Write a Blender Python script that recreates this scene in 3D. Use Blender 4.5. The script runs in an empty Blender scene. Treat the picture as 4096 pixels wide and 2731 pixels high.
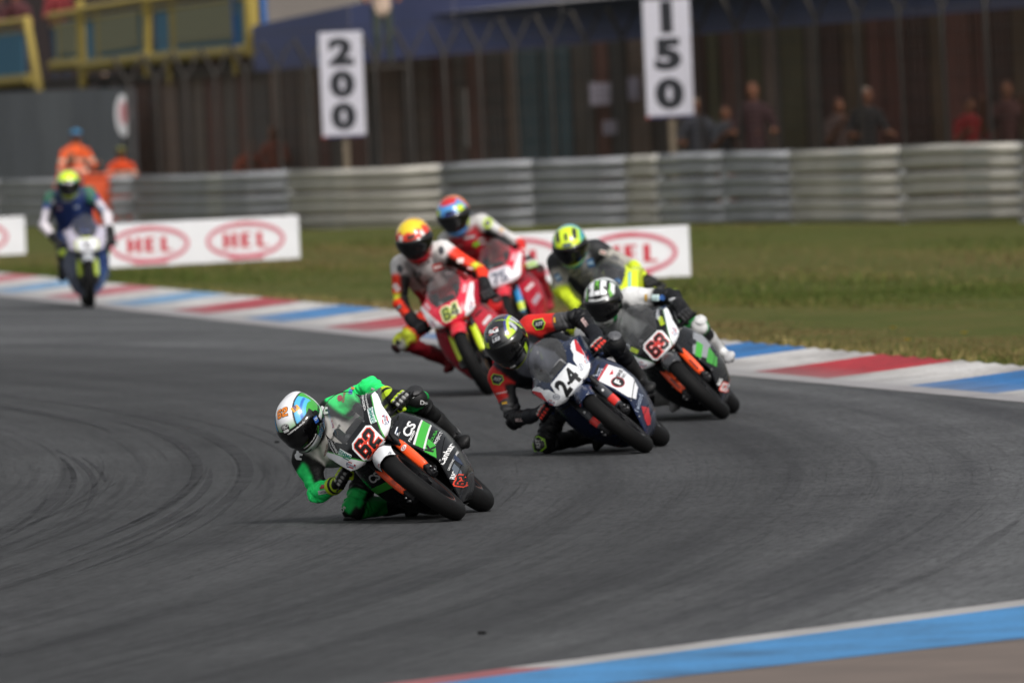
import bpy, bmesh, math, random
import numpy as np
from mathutils import Vector, Matrix
from mathutils.bvhtree import BVHTree

random.seed(7); rng = np.random.default_rng(7)
SC = bpy.context.scene
COL = SC.collection
PI = math.pi
RAD = math.radians

# ------------------------------------------------------------------ camera
CAM_H, ROLL, PITCH = 2.44, RAD(2.5), RAD(1.2476)
fw = Vector((0, math.cos(PITCH), -math.sin(PITCH))); r0 = Vector((1, 0, 0)); u0 = r0.cross(fw)
cr = r0 * math.cos(ROLL) - u0 * math.sin(ROLL); cu = r0 * math.sin(ROLL) + u0 * math.cos(ROLL)
cd = bpy.data.cameras.new('camera'); cam = bpy.data.objects.new('camera', cd); COL.objects.link(cam)
cam.matrix_world = Matrix(((cr.x, cu.x, -fw.x, 0), (cr.y, cu.y, -fw.y, 0), (cr.z, cu.z, -fw.z, CAM_H), (0, 0, 0, 1)))
cd.sensor_width = 36.0; cd.lens = 52500.0 / 4096 * 36.0
cd.clip_start = 1.0; cd.clip_end = 5000
cd.dof.use_dof = True; cd.dof.focus_distance = 70.2; cd.dof.aperture_fstop = 5.7
SC.camera = cam

# ------------------------------------------------------------------ sky and sun (overcast)
SUN_EL, SUN_AZ = 47.0, 155.0
w = bpy.data.worlds.new('World'); SC.world = w; w.use_nodes = True
nt = w.node_tree; bg = nt.nodes['Background']
sky = nt.nodes.new('ShaderNodeTexSky'); sky.sky_type = 'NISHITA'; sky.sun_disc = False
sky.sun_elevation = RAD(SUN_EL); sky.sun_rotation = RAD(SUN_AZ); sky.dust_density = 6.0; sky.air_density = 1.6
hs = nt.nodes.new('ShaderNodeHueSaturation'); hs.inputs['Saturation'].default_value = 0.22
nt.links.new(sky.outputs[0], hs.inputs['Color']); nt.links.new(hs.outputs[0], bg.inputs[0]); bg.inputs[1].default_value = 0.108
sd = bpy.data.lights.new('sun', 'SUN'); so = bpy.data.objects.new('sun', sd); COL.objects.link(so)
sd.energy = 1.5; sd.angle = RAD(14); sd.color = (1, 0.97, 0.93)
az = RAD(SUN_AZ); el = RAD(SUN_EL)
sdir = Vector((math.sin(az) * math.cos(el), math.cos(az) * math.cos(el), math.sin(el)))
so.rotation_euler = sdir.to_track_quat('Z', 'Y').to_euler(); so.location = (0, 60, 40)
vs = SC.view_settings; vs.view_transform = 'Standard'; vs.look = 'None'; vs.gamma = 1; vs.exposure = 0.22
vs.use_curve_mapping = False

# ------------------------------------------------------------------ helpers
def lin(c):
    if isinstance(c, str):
        c = c.lstrip('#'); c = [int(c[i:i + 2], 16) / 255 for i in (0, 2, 4)]
        return tuple((x / 12.92 if x <= .04045 else ((x + .055) / 1.055) ** 2.4) for x in c)
    return tuple(c)

MATS = {}
def mat(name, color=(.5, .5, .5), rough=.5, metal=0., coat=0., bump=0., bscale=60., vary=0., vscale=8., attr=None, spec=.5):
    key = (name,)
    if key in MATS: return MATS[key]
    m = bpy.data.materials.new(name); m.use_nodes = True; t = m.node_tree; b = t.nodes['Principled BSDF']
    col = lin(color)
    b.inputs['Roughness'].default_value = rough; b.inputs['Metallic'].default_value = metal
    b.inputs['Coat Weight'].default_value = coat; b.inputs['Coat Roughness'].default_value = .08
    b.inputs['Specular IOR Level'].default_value = spec
    src = None
    if attr:
        a = t.nodes.new('ShaderNodeAttribute'); a.attribute_name = attr; src = a.outputs['Color']
    b.inputs['Base Color'].default_value = (*col, 1)
    if vary or bump:
        tc = t.nodes.new('ShaderNodeTexCoord')
    if vary:
        n = t.nodes.new('ShaderNodeTexNoise'); n.inputs['Scale'].default_value = vscale; n.inputs['Detail'].default_value = 5
        t.links.new(tc.outputs['Object'], n.inputs['Vector'])
        mr = t.nodes.new('ShaderNodeMapRange'); mr.inputs[1].default_value = .3; mr.inputs[2].default_value = .7
        mr.inputs[3].default_value = 1 - vary; mr.inputs[4].default_value = 1 + vary * .6
        t.links.new(n.outputs['Fac'], mr.inputs[0])
        mx = t.nodes.new('ShaderNodeMix'); mx.data_type = 'RGBA'; mx.blend_type = 'MULTIPLY'; mx.inputs['Factor'].default_value = 1
        if src: t.links.new(src, mx.inputs[6])
        else: mx.inputs[6].default_value = (*col, 1)
        t.links.new(mr.outputs[0], mx.inputs[7]); t.links.new(mx.outputs[2], b.inputs['Base Color'])
        mr2 = t.nodes.new('ShaderNodeMapRange'); mr2.inputs[3].default_value = max(.05, rough - .1); mr2.inputs[4].default_value = min(1, rough + .15)
        t.links.new(n.outputs['Fac'], mr2.inputs[0]); t.links.new(mr2.outputs[0], b.inputs['Roughness'])
    elif src:
        t.links.new(src, b.inputs['Base Color'])
    if bump:
        n2 = t.nodes.new('ShaderNodeTexNoise'); n2.inputs['Scale'].default_value = bscale; n2.inputs['Detail'].default_value = 4
        t.links.new(tc.outputs['Object'], n2.inputs['Vector'])
        bp = t.nodes.new('ShaderNodeBump'); bp.inputs['Strength'].default_value = 1; bp.inputs['Distance'].default_value = bump
        t.links.new(n2.outputs['Fac'], bp.inputs['Height']); t.links.new(bp.outputs[0], b.inputs['Normal'])
    MATS[key] = m
    return m

def paint(c, rough=.22, coat=.22):
    c = c if isinstance(c, str) else '%.2f_%.2f_%.2f' % tuple(c)
    return mat('paint_%s_%.2f' % (c, rough), c, rough, coat=coat, vary=.10, vscale=14, spec=.3)
def vinyl(c):
    return mat('vinyl_%s' % c, c, .38, coat=.2)

BLACKP = mat('black_plastic', '#101012', .5, spec=.25, bump=.0006, bscale=200, vary=.25, vscale=20)
RUBBER = mat('tyre_rubber', '#0c0c0d', .7, spec=.22, vary=.35, vscale=25, bump=.0008, bscale=300)
METAL = mat('worn_alloy', '#8c8c8e', .38, metal=.9, vary=.2, vscale=30)
DARKMETAL = mat('dark_alloy', '#1b1b1e', .42, metal=.5, vary=.25, vscale=30)
LEATHER = mat('leather', attr='Col', rough=.52, spec=.26, bump=.0012, bscale=90, vary=.14, vscale=22)
GLOSSV = mat('helmet_paint', attr='Col', rough=.2, coat=.7)
VISOR = mat('visor', '#060607', .08, coat=.5)
GOLD = mat('fork_gold', '#6b5320', .35, metal=.8)
SKIN = mat('skin', '#b98468', .6)

def mkmesh(name, V, F, smooth=True):
    me = bpy.data.meshes.new(name)
    V = np.asarray(V, dtype=np.float32)
    me.from_pydata(V.tolist(), [], [list(map(int, f)) for f in F]); me.update()
    if smooth: me.shade_smooth()
    return me

def fastmesh(name, V, Q, smooth=True):
    """V (n,3), Q (m,4) quads, quick path"""
    me = bpy.data.meshes.new(name); n, m = len(V), len(Q); k = Q.shape[1]
    me.vertices.add(n); me.vertices.foreach_set('co', np.asarray(V, np.float32).ravel())
    me.loops.add(m * k); me.loops.foreach_set('vertex_index', np.asarray(Q, np.int32).ravel())
    me.polygons.add(m); me.polygons.foreach_set('loop_start', np.arange(0, m * k, k, dtype=np.int32))
    me.update(calc_edges=True); me.validate()
    if smooth: me.shade_smooth()
    return me

def obj(name, me, m=None, parent=None):
    o = bpy.data.objects.new(name, me); COL.objects.link(o)
    if m is not None and me is not None and len(me.materials) == 0: me.materials.append(m)
    if parent is not None: o.parent = parent
    return o

def tag(o, label, cat, group=None):
    o['label'] = label; o['category'] = cat
    if group: o['group'] = group
    return o
def struct(o): o['kind'] = 'structure'; return o
def stuff(o): o['kind'] = 'stuff'; return o
def empty(name, loc=(0, 0, 0), rz=0):
    o = bpy.data.objects.new(name, None); COL.objects.link(o); o.empty_display_size = .2
    o.location = loc; o.rotation_euler = (0, 0, rz); return o

def setcol(me, C):
    a = me.color_attributes.new('Col', 'FLOAT_COLOR', 'POINT')
    A = np.ones((len(C), 4), np.float32); A[:, :3] = C
    a.data.foreach_set('color', A.ravel())

class MB:
    """mesh builder"""
    def __init__(s): s.V = []; s.F = []
    def add(s, V, F):
        n = len(s.V); s.V += [tuple(v) for v in V]; s.F += [tuple(i + n for i in f) for f in F]; return s
    def box(s, c, d, M=None, bev=0.0):
        x, y, z = d[0] / 2, d[1] / 2, d[2] / 2
        if bev:
            b = min(bev, x * .9, y * .9, z * .9); V = []; idx = {}
            for sx in (-1, 1):
                for sy in (-1, 1):
                    for sz in (-1, 1):
                        for a in range(3):
                            p = [sx * (x - b), sy * (y - b), sz * (z - b)]; p[a] += (sx, sy, sz)[a] * b
                            idx[(sx, sy, sz, a)] = len(V); V.append(p)
            F = []
            for a in range(3):
                o1, o2 = [(1, 2), (2, 0), (0, 1)][a]
                for sg in (-1, 1):
                    q = []
                    for (p, r) in ((-1, -1), (1, -1), (1, 1), (-1, 1)):
                        k = [0, 0, 0]; k[a] = sg; k[o1] = p; k[o2] = r; q.append(idx[(*k, a)])
                    F.append(q if sg > 0 else q[::-1])
            for a in range(3):
                o1, o2 = [(1, 2), (2, 0), (0, 1)][a]
                for p in (-1, 1):
                    for r in (-1, 1):
                        q = []
                        for (sg, ax) in ((-1, o1), (1, o1), (1, o2), (-1, o2)):
                            k = [0, 0, 0]; k[a] = sg; k[o1] = p; k[o2] = r; q.append(idx[(*k, ax)])
                        F.append(q if p * r < 0 else q[::-1])
            for sx in (-1, 1):
                for sy in (-1, 1):
                    for sz in (-1, 1):
                        q = [idx[(sx, sy, sz, a)] for a in range(3)]; F.append(q if sx * sy * sz > 0 else q[::-1])
        else:
            V = [(sx * x, sy * y, sz * z) for sx in (-1, 1) for sy in (-1, 1) for sz in (-1, 1)]
            F = [(0, 1, 3, 2), (4, 6, 7, 5), (0, 4, 5, 1), (2, 3, 7, 6), (0, 2, 6, 4), (1, 5, 7, 3)]
        if M is not None: V = [M @ Vector(v) for v in V]
        c = Vector(c); return s.add([Vector(v) + c for v in V], F)
    def tube(s, pts, r, n=10, caps=True):
        pts = [Vector(p) for p in pts]; rs = r if hasattr(r, '__len__') else [r] * len(pts)
        base = len(s.V); prev = None
        for i, p in enumerate(pts):
            d = (pts[min(i + 1, len(pts) - 1)] - pts[max(i - 1, 0)]).normalized()
            if prev is None:
                a = Vector((0, 0, 1)) if abs(d.z) < .9 else Vector((1, 0, 0)); u = d.cross(a).normalized()
            else:
                u = (prev - d * prev.dot(d)).normalized()
            prev = u; v = d.cross(u)
            for k in range(n):
                t = 2 * PI * k / n; s.V.append(tuple(p + (u * math.cos(t) + v * math.sin(t)) * rs[i]))
        for i in range(len(pts) - 1):
            for k in range(n):
                a = base + i * n + k; b = base + i * n + (k + 1) % n
                s.F.append((a, b, b + n, a + n))
        if caps:
            s.F.append(tuple(base + k for k in range(n))[::-1]); e = base + (len(pts) - 1) * n
            s.F.append(tuple(e + k for k in range(n)))
        return s
    def lathe_y(s, prof, c=(0, 0, 0), n=48, closed=True):
        """prof list of (r, y): revolve about the y axis"""
        base = len(s.V); m = len(prof)
        for k in range(n):
            t = 2 * PI * k / n
            for (r, y) in prof: s.V.append((c[0] + r * math.cos(t), c[1] + y, c[2] + r * math.sin(t)))
        for k in range(n):
            for j in range(m if closed else m - 1):
                a = base + k * m + j; b = base + k * m + (j + 1) % m; c2 = base + ((k + 1) % n) * m + (j + 1) % m; d = base + ((k + 1) % n) * m + j
                s.F.append((a, b, c2, d))
        return s
    def grid(s, G):
        """G (nu,nv,3)"""
        nu, nv = G.shape[:2]; base = len(s.V); s.V += [tuple(v) for v in G.reshape(-1, 3)]
        for i in range(nu - 1):
            for j in range(nv - 1):
                a = base + i * nv + j; s.F.append((a, a + 1, a + nv + 1, a + nv))
        return s
    def mesh(s, name, smooth=False): return mkmesh(name, s.V, s.F, smooth)
    def build(s, name, m, parent=None, smooth=False, auto=None):
        me = s.mesh(name, smooth)
        bm = bmesh.new(); bm.from_mesh(me); bmesh.ops.recalc_face_normals(bm, faces=bm.faces); bm.to_mesh(me); bm.free()
        if auto is not None:
            me.shade_smooth(); me.set_sharp_from_angle(angle=RAD(auto))
        return obj(name, me, m, parent)

def solid(o, th, off=-1):
    md = o.modifiers.new('solid', 'SOLIDIFY'); md.thickness = th; md.offset = off; return o
def subs(o, n=1):
    md = o.modifiers.new('sub', 'SUBSURF'); md.levels = n; md.render_levels = n; return o

def interp(z, tab):
    xs = [a for a, b in tab]; ys = [b for a, b in tab]
    if xs[0] > xs[-1]: xs = xs[::-1]; ys = ys[::-1]
    return np.interp(z, xs, ys)
def sinterp(z, tab):
    """smooth (monotone-ish) interpolation: linear table blurred by resampling"""
    xs = np.array([a for a, b in tab]); d = (xs.max() - xs.min()) * .03
    return (interp(z - d, tab) + 2 * interp(z, tab) + interp(z + d, tab)) / 4

# ------------------------------------------------------------------ implicit surfaces for bodies
class Sdf:
    def __init__(s): s.P = []
    def cone(s, a, b, ra, rb, tag='', k=.03): s.P.append(('c', np.array(a, float), np.array(b, float), ra, rb, tag, k)); return s
    def ell(s, c, M, tag='', k=.03):
        """M 3x3 columns = half axes vectors"""
        M = np.array(M, float); s.P.append(('e', np.array(c, float), np.linalg.inv(M), float(np.min(np.linalg.norm(M, axis=0))), float(np.max(np.linalg.norm(M, axis=0))), tag, k)); return s
    @staticmethod
    def dist(p, X):
        if p[0] == 'c':
            a, b, ra, rb = p[1:5]; ab = b - a; L = float(ab @ ab) + 1e-12
            t = np.clip(((X - a) @ ab) / L, 0, 1)
            return np.sqrt(((X - a - t[..., None] * ab) ** 2).sum(-1)) - (ra + t * (rb - ra)), t
        q = (X - p[1]) @ p[2].T; r = np.sqrt((q ** 2).sum(-1))
        return (r - 1) * p[3], r * 0
    def mesh(s, h):
        los, his = [], []
        for p in s.P:
            if p[0] == 'c':
                m = max(p[3], p[4]); los.append(np.minimum(p[1], p[2]) - m); his.append(np.maximum(p[1], p[2]) + m)
            else: los.append(p[1] - p[4]); his.append(p[1] + p[4])
        lo = np.min(los, 0) - 4 * h; hi = np.max(his, 0) + 4 * h
        n = np.ceil((hi - lo) / h).astype(int) + 1
        F = np.full(n, 1e3, np.float32)
        for p, l, u in zip(s.P, los, his):
            k = p[6]; i0 = np.maximum(np.floor((l - k - 3 * h - lo) / h).astype(int), 0); i1 = np.minimum(np.ceil((u + k + 3 * h - lo) / h).astype(int) + 1, n)
            g = np.stack(np.meshgrid(*[lo[a] + h * np.arange(i0[a], i1[a]) for a in range(3)], indexing='ij'), -1)
            d = s.dist(p, g)[0]; S = F[i0[0]:i1[0], i0[1]:i1[1], i0[2]:i1[2]]
            hh = np.clip(.5 + .5 * (S - d) / k, 0, 1)
            F[i0[0]:i1[0], i0[1]:i1[1], i0[2]:i1[2]] = S * (1 - hh) + d * hh - k * hh * (1 - hh)
        ins = F < 0; N = n - 1
        corners = [(i, j, k) for i in (0, 1) for j in (0, 1) for k in (0, 1)]
        sl = lambda A, c: A[c[0]:c[0] + N[0], c[1]:c[1] + N[1], c[2]:c[2] + N[2]]
        cnt = sum(sl(ins, c).astype(np.int8) for c in corners)
        act = np.argwhere((cnt > 0) & (cnt < 8)); idx = -np.ones(N, np.int64); idx[tuple(act.T)] = np.arange(len(act))
        acc = np.zeros((len(act), 3)); num = np.zeros(len(act))
        for c0 in corners:
            for a in range(3):
                if c0[a]: continue
                c1 = list(c0); c1[a] = 1
                f0 = F[tuple((act + c0).T)]; f1 = F[tuple((act + c1).T)]; m = (f0 < 0) != (f1 < 0)
                t = np.where(m, f0 / np.where(m, f0 - f1, 1), 0); q = np.array(c0, float)[None].repeat(len(act), 0); q[:, a] += t
                acc += q * m[:, None]; num += m
        V = lo + h * (act + acc / num[:, None])
        Q = []
        for a in range(3):
            b, c = (a + 1) % 3, (a + 2) % 3
            s0 = [slice(1, -1)] * 3; s1 = [slice(1, -1)] * 3; s0[a] = slice(0, -1); s1[a] = slice(1, None)
            A, B = ins[tuple(s0)], ins[tuple(s1)]
            for flip, M in ((0, A & ~B), (1, ~A & B)):
                e = np.argwhere(M); e[:, b] += 1; e[:, c] += 1
                if not len(e): continue
                def ci(db, dc):
                    x = e.copy(); x[:, b] -= db; x[:, c] -= dc; return idx[tuple(x.T)]
                q = np.stack([ci(0, 0), ci(1, 0), ci(1, 1), ci(0, 1)], 1)
                Q.append(q[:, ::-1] if flip else q)
        return V, np.concatenate(Q)
    def tags(s, V):
        best = np.full(len(V), 1e9); who = np.zeros(len(V), int); T = np.zeros(len(V))
        for i, p in enumerate(s.P):
            d, t = s.dist(p, V); m = d < best; best[m] = d[m]; who[m] = i; T[m] = t[m]
        return who, T

def smooth_cols(Q, C, it=2):
    e = np.concatenate([Q[:, [0, 1]], Q[:, [1, 2]], Q[:, [2, 3]], Q[:, [3, 0]]]); n = len(C)
    for _ in range(it):
        deg = np.bincount(e[:, 0], minlength=n) + np.bincount(e[:, 1], minlength=n)
        A = np.stack([np.bincount(e[:, 0], C[e[:, 1], k], n) + np.bincount(e[:, 1], C[e[:, 0], k], n) for k in range(3)], 1)
        C = .35 * C + .65 * A / np.maximum(deg, 1)[:, None]
    return C

# ------------------------------------------------------------------ flat graphics laid onto surfaces
GL = {}
def glyph_text(text, size=1.0, bold=0.0, shear=0.0, space=1.0):
    """text as a flat mesh, 1 unit cap-ish height, centred; returns verts (n,2), faces"""
    key = ('t', text, bold, shear, space)
    if key not in GL:
        c = bpy.data.curves.new('txt', 'FONT'); c.body = text; c.size = 1.0; c.offset = bold; c.shear = shear; c.space_character = space
        c.align_x = 'CENTER'; c.resolution_u = 3
        GL[key] = _curve_mesh(c)
    return GL[key]
def glyph_poly(polys, off=0.0):
    """polys: list of closed outlines (holes included) in 2D; even-odd filled; off grows the shape"""
    key = ('p', tuple(tuple(map(tuple, p)) for p in polys), off)
    if key not in GL:
        c = bpy.data.curves.new('pol', 'CURVE'); c.dimensions = '2D'; c.fill_mode = 'BOTH'; c.offset = off
        for p in polys:
            sp = c.splines.new('POLY'); sp.points.add(len(p) - 1)
            for i, q in enumerate(p): sp.points[i].co = (q[0], q[1], 0, 1)
            sp.use_cyclic_u = True
        GL[key] = _curve_mesh(c)
    return GL[key]
def _curve_mesh(c):
    o = bpy.data.objects.new('tmp', c); COL.objects.link(o)
    dg = bpy.context.evaluated_depsgraph_get(); me = o.evaluated_get(dg).to_mesh()
    V = [tuple(v.co[:2]) for v in me.vertices]; F = [tuple(p.vertices) for p in me.polygons]
    bpy.data.objects.remove(o); bpy.data.curves.remove(c)
    return V, F

def refine(V, F, step):
    bm = bmesh.new(); vs_ = [bm.verts.new((x, y, 0)) for x, y in V]
    for f in F:
        try: bm.faces.new([vs_[i] for i in f])
        except ValueError: pass
    xs = [v[0] for v in V]; ys = [v[1] for v in V]
    for ax, lo, hi in ((0, min(xs), max(xs)), (1, min(ys), max(ys))):
        k = math.ceil(lo / step) * step
        while k < hi:
            co = [0, 0, 0]; no = [0, 0, 0]; co[ax] = k; no[ax] = 1
            bmesh.ops.bisect_plane(bm, geom=bm.verts[:] + bm.edges[:] + bm.faces[:], plane_co=co, plane_no=no, dist=1e-7); k += step
    bm.verts.index_update()
    out = [tuple(v.co[:2]) for v in bm.verts], [tuple(v.index for v in f.verts) for f in bm.faces]
    bm.free(); return out

def bvh_of(objs):
    V, F = [], []
    for o in objs:
        n = len(V); V += [v.co.copy() for v in o.data.vertices]; F += [tuple(i + n for i in p.vertices) for p in o.data.polygons]
    return BVHTree.FromPolygons(V, F)

def decal(name, gl, bvh, parent, m, o, U, Vv, N, scale=1.0, rot=0., sx=1., off=.0012, step=.014, gap=.10):
    """lay glyph mesh gl on the surface in bvh. o origin, U right, Vv up, N viewing direction (towards the surface)"""
    V, F = gl
    if not V: return None
    V, F = refine([(x * scale * sx, y * scale) for x, y in V], F, step)
    U = Vector(U); Vv = Vector(Vv); N = Vector(N).normalized(); o = Vector(o)
    ca, sa = math.cos(rot), math.sin(rot); U, Vv = U * ca + Vv * sa, Vv * ca - U * sa
    P = []; bad = set()
    for i, (x, y) in enumerate(V):
        p = o + U * x + Vv * y
        h = bvh.ray_cast(p - N * .6, N, 1.6)
        if h[0] is None:
            bad.add(i); P.append(p); continue
        n = h[1] if h[1].dot(N) < 0 else -h[1]
        P.append(h[0] + n * off)
    F = [f for f in F if not any(i in bad for i in f)]
    # drop faces that jump over a depth gap
    G = []
    for f in F:
        d = [P[i].dot(N) for i in f]
        if max(d) - min(d) < gap: G.append(f)
    if not G: return None
    me = mkmesh(name, [tuple(p) for p in P], G, False)
    return obj(name, me, m, parent)
# ------------------------------------------------------------------ ground, track, kerbs
def shader(name):
    m = bpy.data.materials.new(name); m.use_nodes = True; return m, m.node_tree, m.node_tree.nodes['Principled BSDF']
def node(t, ty, **kw):
    n = t.nodes.new('ShaderNode' + ty)
    for k, v in kw.items(): setattr(n, k, v)
    return n
def mathn(t, op, a, b=None, clamp=False):
    n = node(t, 'Math', operation=op); n.use_clamp = clamp
    for i, x in enumerate((a, b)):
        if x is None: continue
        if isinstance(x, (int, float)): n.inputs[i].default_value = x
        else: t.links.new(x, n.inputs[i])
    return n.outputs[0]
def ramp(t, fac, stops):
    n = node(t, 'ValToRGB'); e = n.color_ramp.elements
    while len(e) < len(stops): e.new(.5)
    for i, (p, c) in enumerate(stops):
        e[i].position = p; e[i].color = (*lin(c), 1)
    t.links.new(fac, n.inputs[0]); return n.outputs[0]
def noise(t, vec, scale, detail=4, rough=.55):
    n = node(t, 'TexNoise'); n.inputs['Scale'].default_value = scale; n.inputs['Detail'].default_value = detail; n.inputs['Roughness'].default_value = rough
    t.links.new(vec, n.inputs['Vector']); return n.outputs['Fac']
def mix(t, f, a, b, mode='MIX'):
    n = node(t, 'Mix', data_type='RGBA', blend_type=mode)
    for s, x in ((0, f), (6, a), (7, b)):
        if isinstance(x, (int, float)): n.inputs[s].default_value = x
        elif isinstance(x, tuple): n.inputs[s].default_value = (*x, 1)
        else: t.links.new(x, n.inputs[s])
    return n.outputs[2]

def asphalt_mat():
    m, t, b = shader('asphalt')
    geo = node(t, 'NewGeometry'); sp = node(t, 'SeparateXYZ'); t.links.new(geo.outputs['Position'], sp.inputs[0])
    X, Y = sp.outputs[0], sp.outputs[1]
    dy = mathn(t, 'SUBTRACT', Y, 77.0); u = mathn(t, 'ADD', X, mathn(t, 'MULTIPLY', mathn(t, 'MULTIPLY', dy, dy), .0041))
    def along(su, sv, off=0.):
        c = node(t, 'CombineXYZ'); t.links.new(mathn(t, 'MULTIPLY', u, su), c.inputs[0]); t.links.new(mathn(t, 'MULTIPLY', Y, sv), c.inputs[1]); c.inputs[2].default_value = off
        return c.outputs[0]
    fine = noise(t, geo.outputs['Position'], 160, 3, .7); mid = noise(t, along(24, 2.6, 3), 1, 5, .8)
    patch = noise(t, geo.outputs['Position'], .45, 5)
    st1 = noise(t, along(1.6, .04), 1, 4, .6); st2 = noise(t, along(13, .09, 4), 1, 4, .65); st3 = noise(t, along(42, .16, 9), 1, 3)
    sm = node(t, 'MapRange'); sm.inputs[1].default_value = -1.2; sm.inputs[2].default_value = 1.6; sm.inputs[3].default_value = .85; sm.inputs[4].default_value = .42; t.links.new(u, sm.inputs[0]); SMK = sm.outputs[0]
    base = ramp(t, fine, [(.25, '#3d3f40'), (.5, '#4e4f51'), (.62, '#5b5c5e'), (.8, '#767779')])
    base = mix(t, 1.0, base, ramp(t, patch, [(.3, '#d4d4d6'), (.7, '#ffffff')]), 'MULTIPLY')
    base = mix(t, .95, base, ramp(t, st1, [(.34, '#b4b4b8'), (.5, '#e8e8e8'), (.64, '#ffffff')]), 'MULTIPLY')
    base = mix(t, .9, base, ramp(t, mid, [(.33, '#9a9a9a'), (.5, '#e2e2e2'), (.67, '#ffffff')]), 'MULTIPLY')
    base = mix(t, SMK, base, ramp(t, st2, [(.30, '#a2a2a5'), (.45, '#f2f2f2'), (.7, '#ffffff')]), 'MULTIPLY')
    base = mix(t, SMK, base, ramp(t, st3, [(.28, '#909095'), (.42, '#ffffff')]), 'MULTIPLY')
    cl = node(t, 'MapRange'); cl.inputs[1].default_value = 1.5; cl.inputs[2].default_value = 3.2; cl.inputs[3].default_value = 0; cl.inputs[4].default_value = 1; t.links.new(u, cl.inputs[0])
    base = mix(t, cl.outputs[0], base, mix(t, 1.0, base, (1.9, 1.9, 1.88), 'MULTIPLY'))
    t.links.new(base, b.inputs['Base Color'])
    b.inputs['Roughness'].default_value = .82; b.inputs['Specular IOR Level'].default_value = .35
    bp = node(t, 'Bump'); bp.inputs['Distance'].default_value = .004; t.links.new(fine, bp.inputs['Height']); t.links.new(bp.outputs[0], b.inputs['Normal'])
    return m
def skid_mat(a):
    m, t, b = shader('tyre_mark'); b.inputs['Base Color'].default_value = (*lin('#2b2b2e'), 1); b.inputs['Roughness'].default_value = .7
    geo = node(t, 'NewGeometry'); n = noise(t, geo.outputs['Position'], 1.6, 6, .7); f = noise(t, geo.outputs['Position'], 60, 2)
    al = mathn(t, 'MULTIPLY', mathn(t, 'SUBTRACT', n, .28, True), a * 2.0); al = mathn(t, 'MULTIPLY', al, mathn(t, 'ADD', f, .4), True); t.links.new(al, b.inputs['Alpha']); return m
def grass_mat(name='grass_ground'):
    m, t, b = shader(name)
    geo = node(t, 'NewGeometry')
    a = noise(t, geo.outputs['Position'], .32, 6, .6); f = noise(t, geo.outputs['Position'], 2.4, 5, .7); c = noise(t, geo.outputs['Position'], 26, 3, .7)
    col = ramp(t, a, [(.32, '#4a5628'), (.45, '#5a602f'), (.58, '#686237'), (.70, '#71613f')])
    col = mix(t, .55, col, ramp(t, f, [(.3, '#465222'), (.5, '#5c6232'), (.75, '#766a44')]))
    col = mix(t, .7, col, ramp(t, c, [(.25, '#8a8a80'), (.6, '#ffffff')]), 'MULTIPLY')
    t.links.new(col, b.inputs['Base Color']); b.inputs['Roughness'].default_value = .95; b.inputs['Specular IOR Level'].default_value = .1
    bp = node(t, 'Bump'); bp.inputs['Distance'].default_value = .05; t.links.new(c, bp.inputs['Height']); t.links.new(bp.outputs[0], b.inputs['Normal'])
    return m
GRASS = grass_mat()
ASPH = asphalt_mat()

def sheet(name, poly, z, m):
    me = mkmesh(name, [(x, y, z) for x, y in poly], [tuple(range(len(poly)))], False)
    return obj(name, me, m)

# kerb line, asphalt side (x, y), far end first
K0, K1 = Vector((-13.0, 197.0)), Vector((16.3, 9.0))
def kl(y):   # asphalt edge of the kerb, gently curved
    return float(np.interp(y, [9, 60, 86.7, 97.4, 115, 146.8, 197, 420], [16.6, 7.8, 3.36, 1.57, -1.09, -5.72, -13.0, -45]))
struct(sheet('ground', [(-900, -60), (900, -60), (900, 2500), (-900, 2500)], -.05, mat('verge_soil', '#5d5740', .95)))
ys = [-40, 9, 40, 60, 75, 86.7, 92, 97.4, 106, 115, 130, 146.8, 197, 420]
L = [(kl(y) if y > 9 else 25, y) for y in ys]
TRACK = struct(sheet('racetrack', [(-160, -40)] + L + [(-160, 420)], 0.0, ASPH))
# curved tyre marks laid by earlier laps
SK = [skid_mat(.75), skid_mat(1.05), skid_mat(.3)]
def tyre_mark(u0, ya, yb, wd, k, drift=0.):
    n = 26; G = np.zeros((n, 2, 3))
    for i in range(n):
        y = ya + (yb - ya) * i / (n - 1); x = u0 - .0041 * (y - 77) ** 2 + drift * (y - ya); hw = wd / 2 * min(1, .25 + 4 * min(i, n - 1 - i) / n)
        G[i, 0] = (x - hw, y, .004); G[i, 1] = (x + hw, y, .004)
    MB().grid(G).build('tyre_mark', SK[k % 3] if u0 < -.8 else SK[2], TRACK)
for i, (u0, ya, yb, wd, dr) in enumerate(((-1.62, 70, 103, .10, 0), (-1.95, 67, 92, .07, .003), (-2.25, 66, 88, .06, 0), (-2.6, 64, 84, .09, -.006), (-1.25, 72, 90, .05, .004), (-2.95, 66, 82, .05, .004),
    (-3.3, 62, 80, .10, 0), (-1.78, 66, 80, .05, -.004), (-.9, 74, 96, .07, 0), (1.9, 52.5, 66, .12, -.01), (1.15, 51, 62, .12, 0), (.55, 50.6, 63, .10, .006), (-.3, 52, 66, .12, 0), (-2.1, 90, 128, .14, 0), (-3.4, 80, 118, .10, -.004), (.6, 58, 70, .07, 0))):
    tyre_mark(u0, ya, yb, wd, i, dr)
for i in range(26):
    ya = random.uniform(62, 80); tyre_mark(random.choice((-3.3, -2.5, -2.3, -1.6)) + random.gauss(0, .22), ya, ya + random.uniform(5, 18), random.uniform(.014, .05), i, random.uniform(-.03, .03))
for i in range(5):
    ya = random.uniform(50.5, 58); tyre_mark(random.uniform(-.4, 3.2), ya, ya + random.uniform(7, 12), random.uniform(.03, .10), i, random.uniform(-.02, .02))
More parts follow.
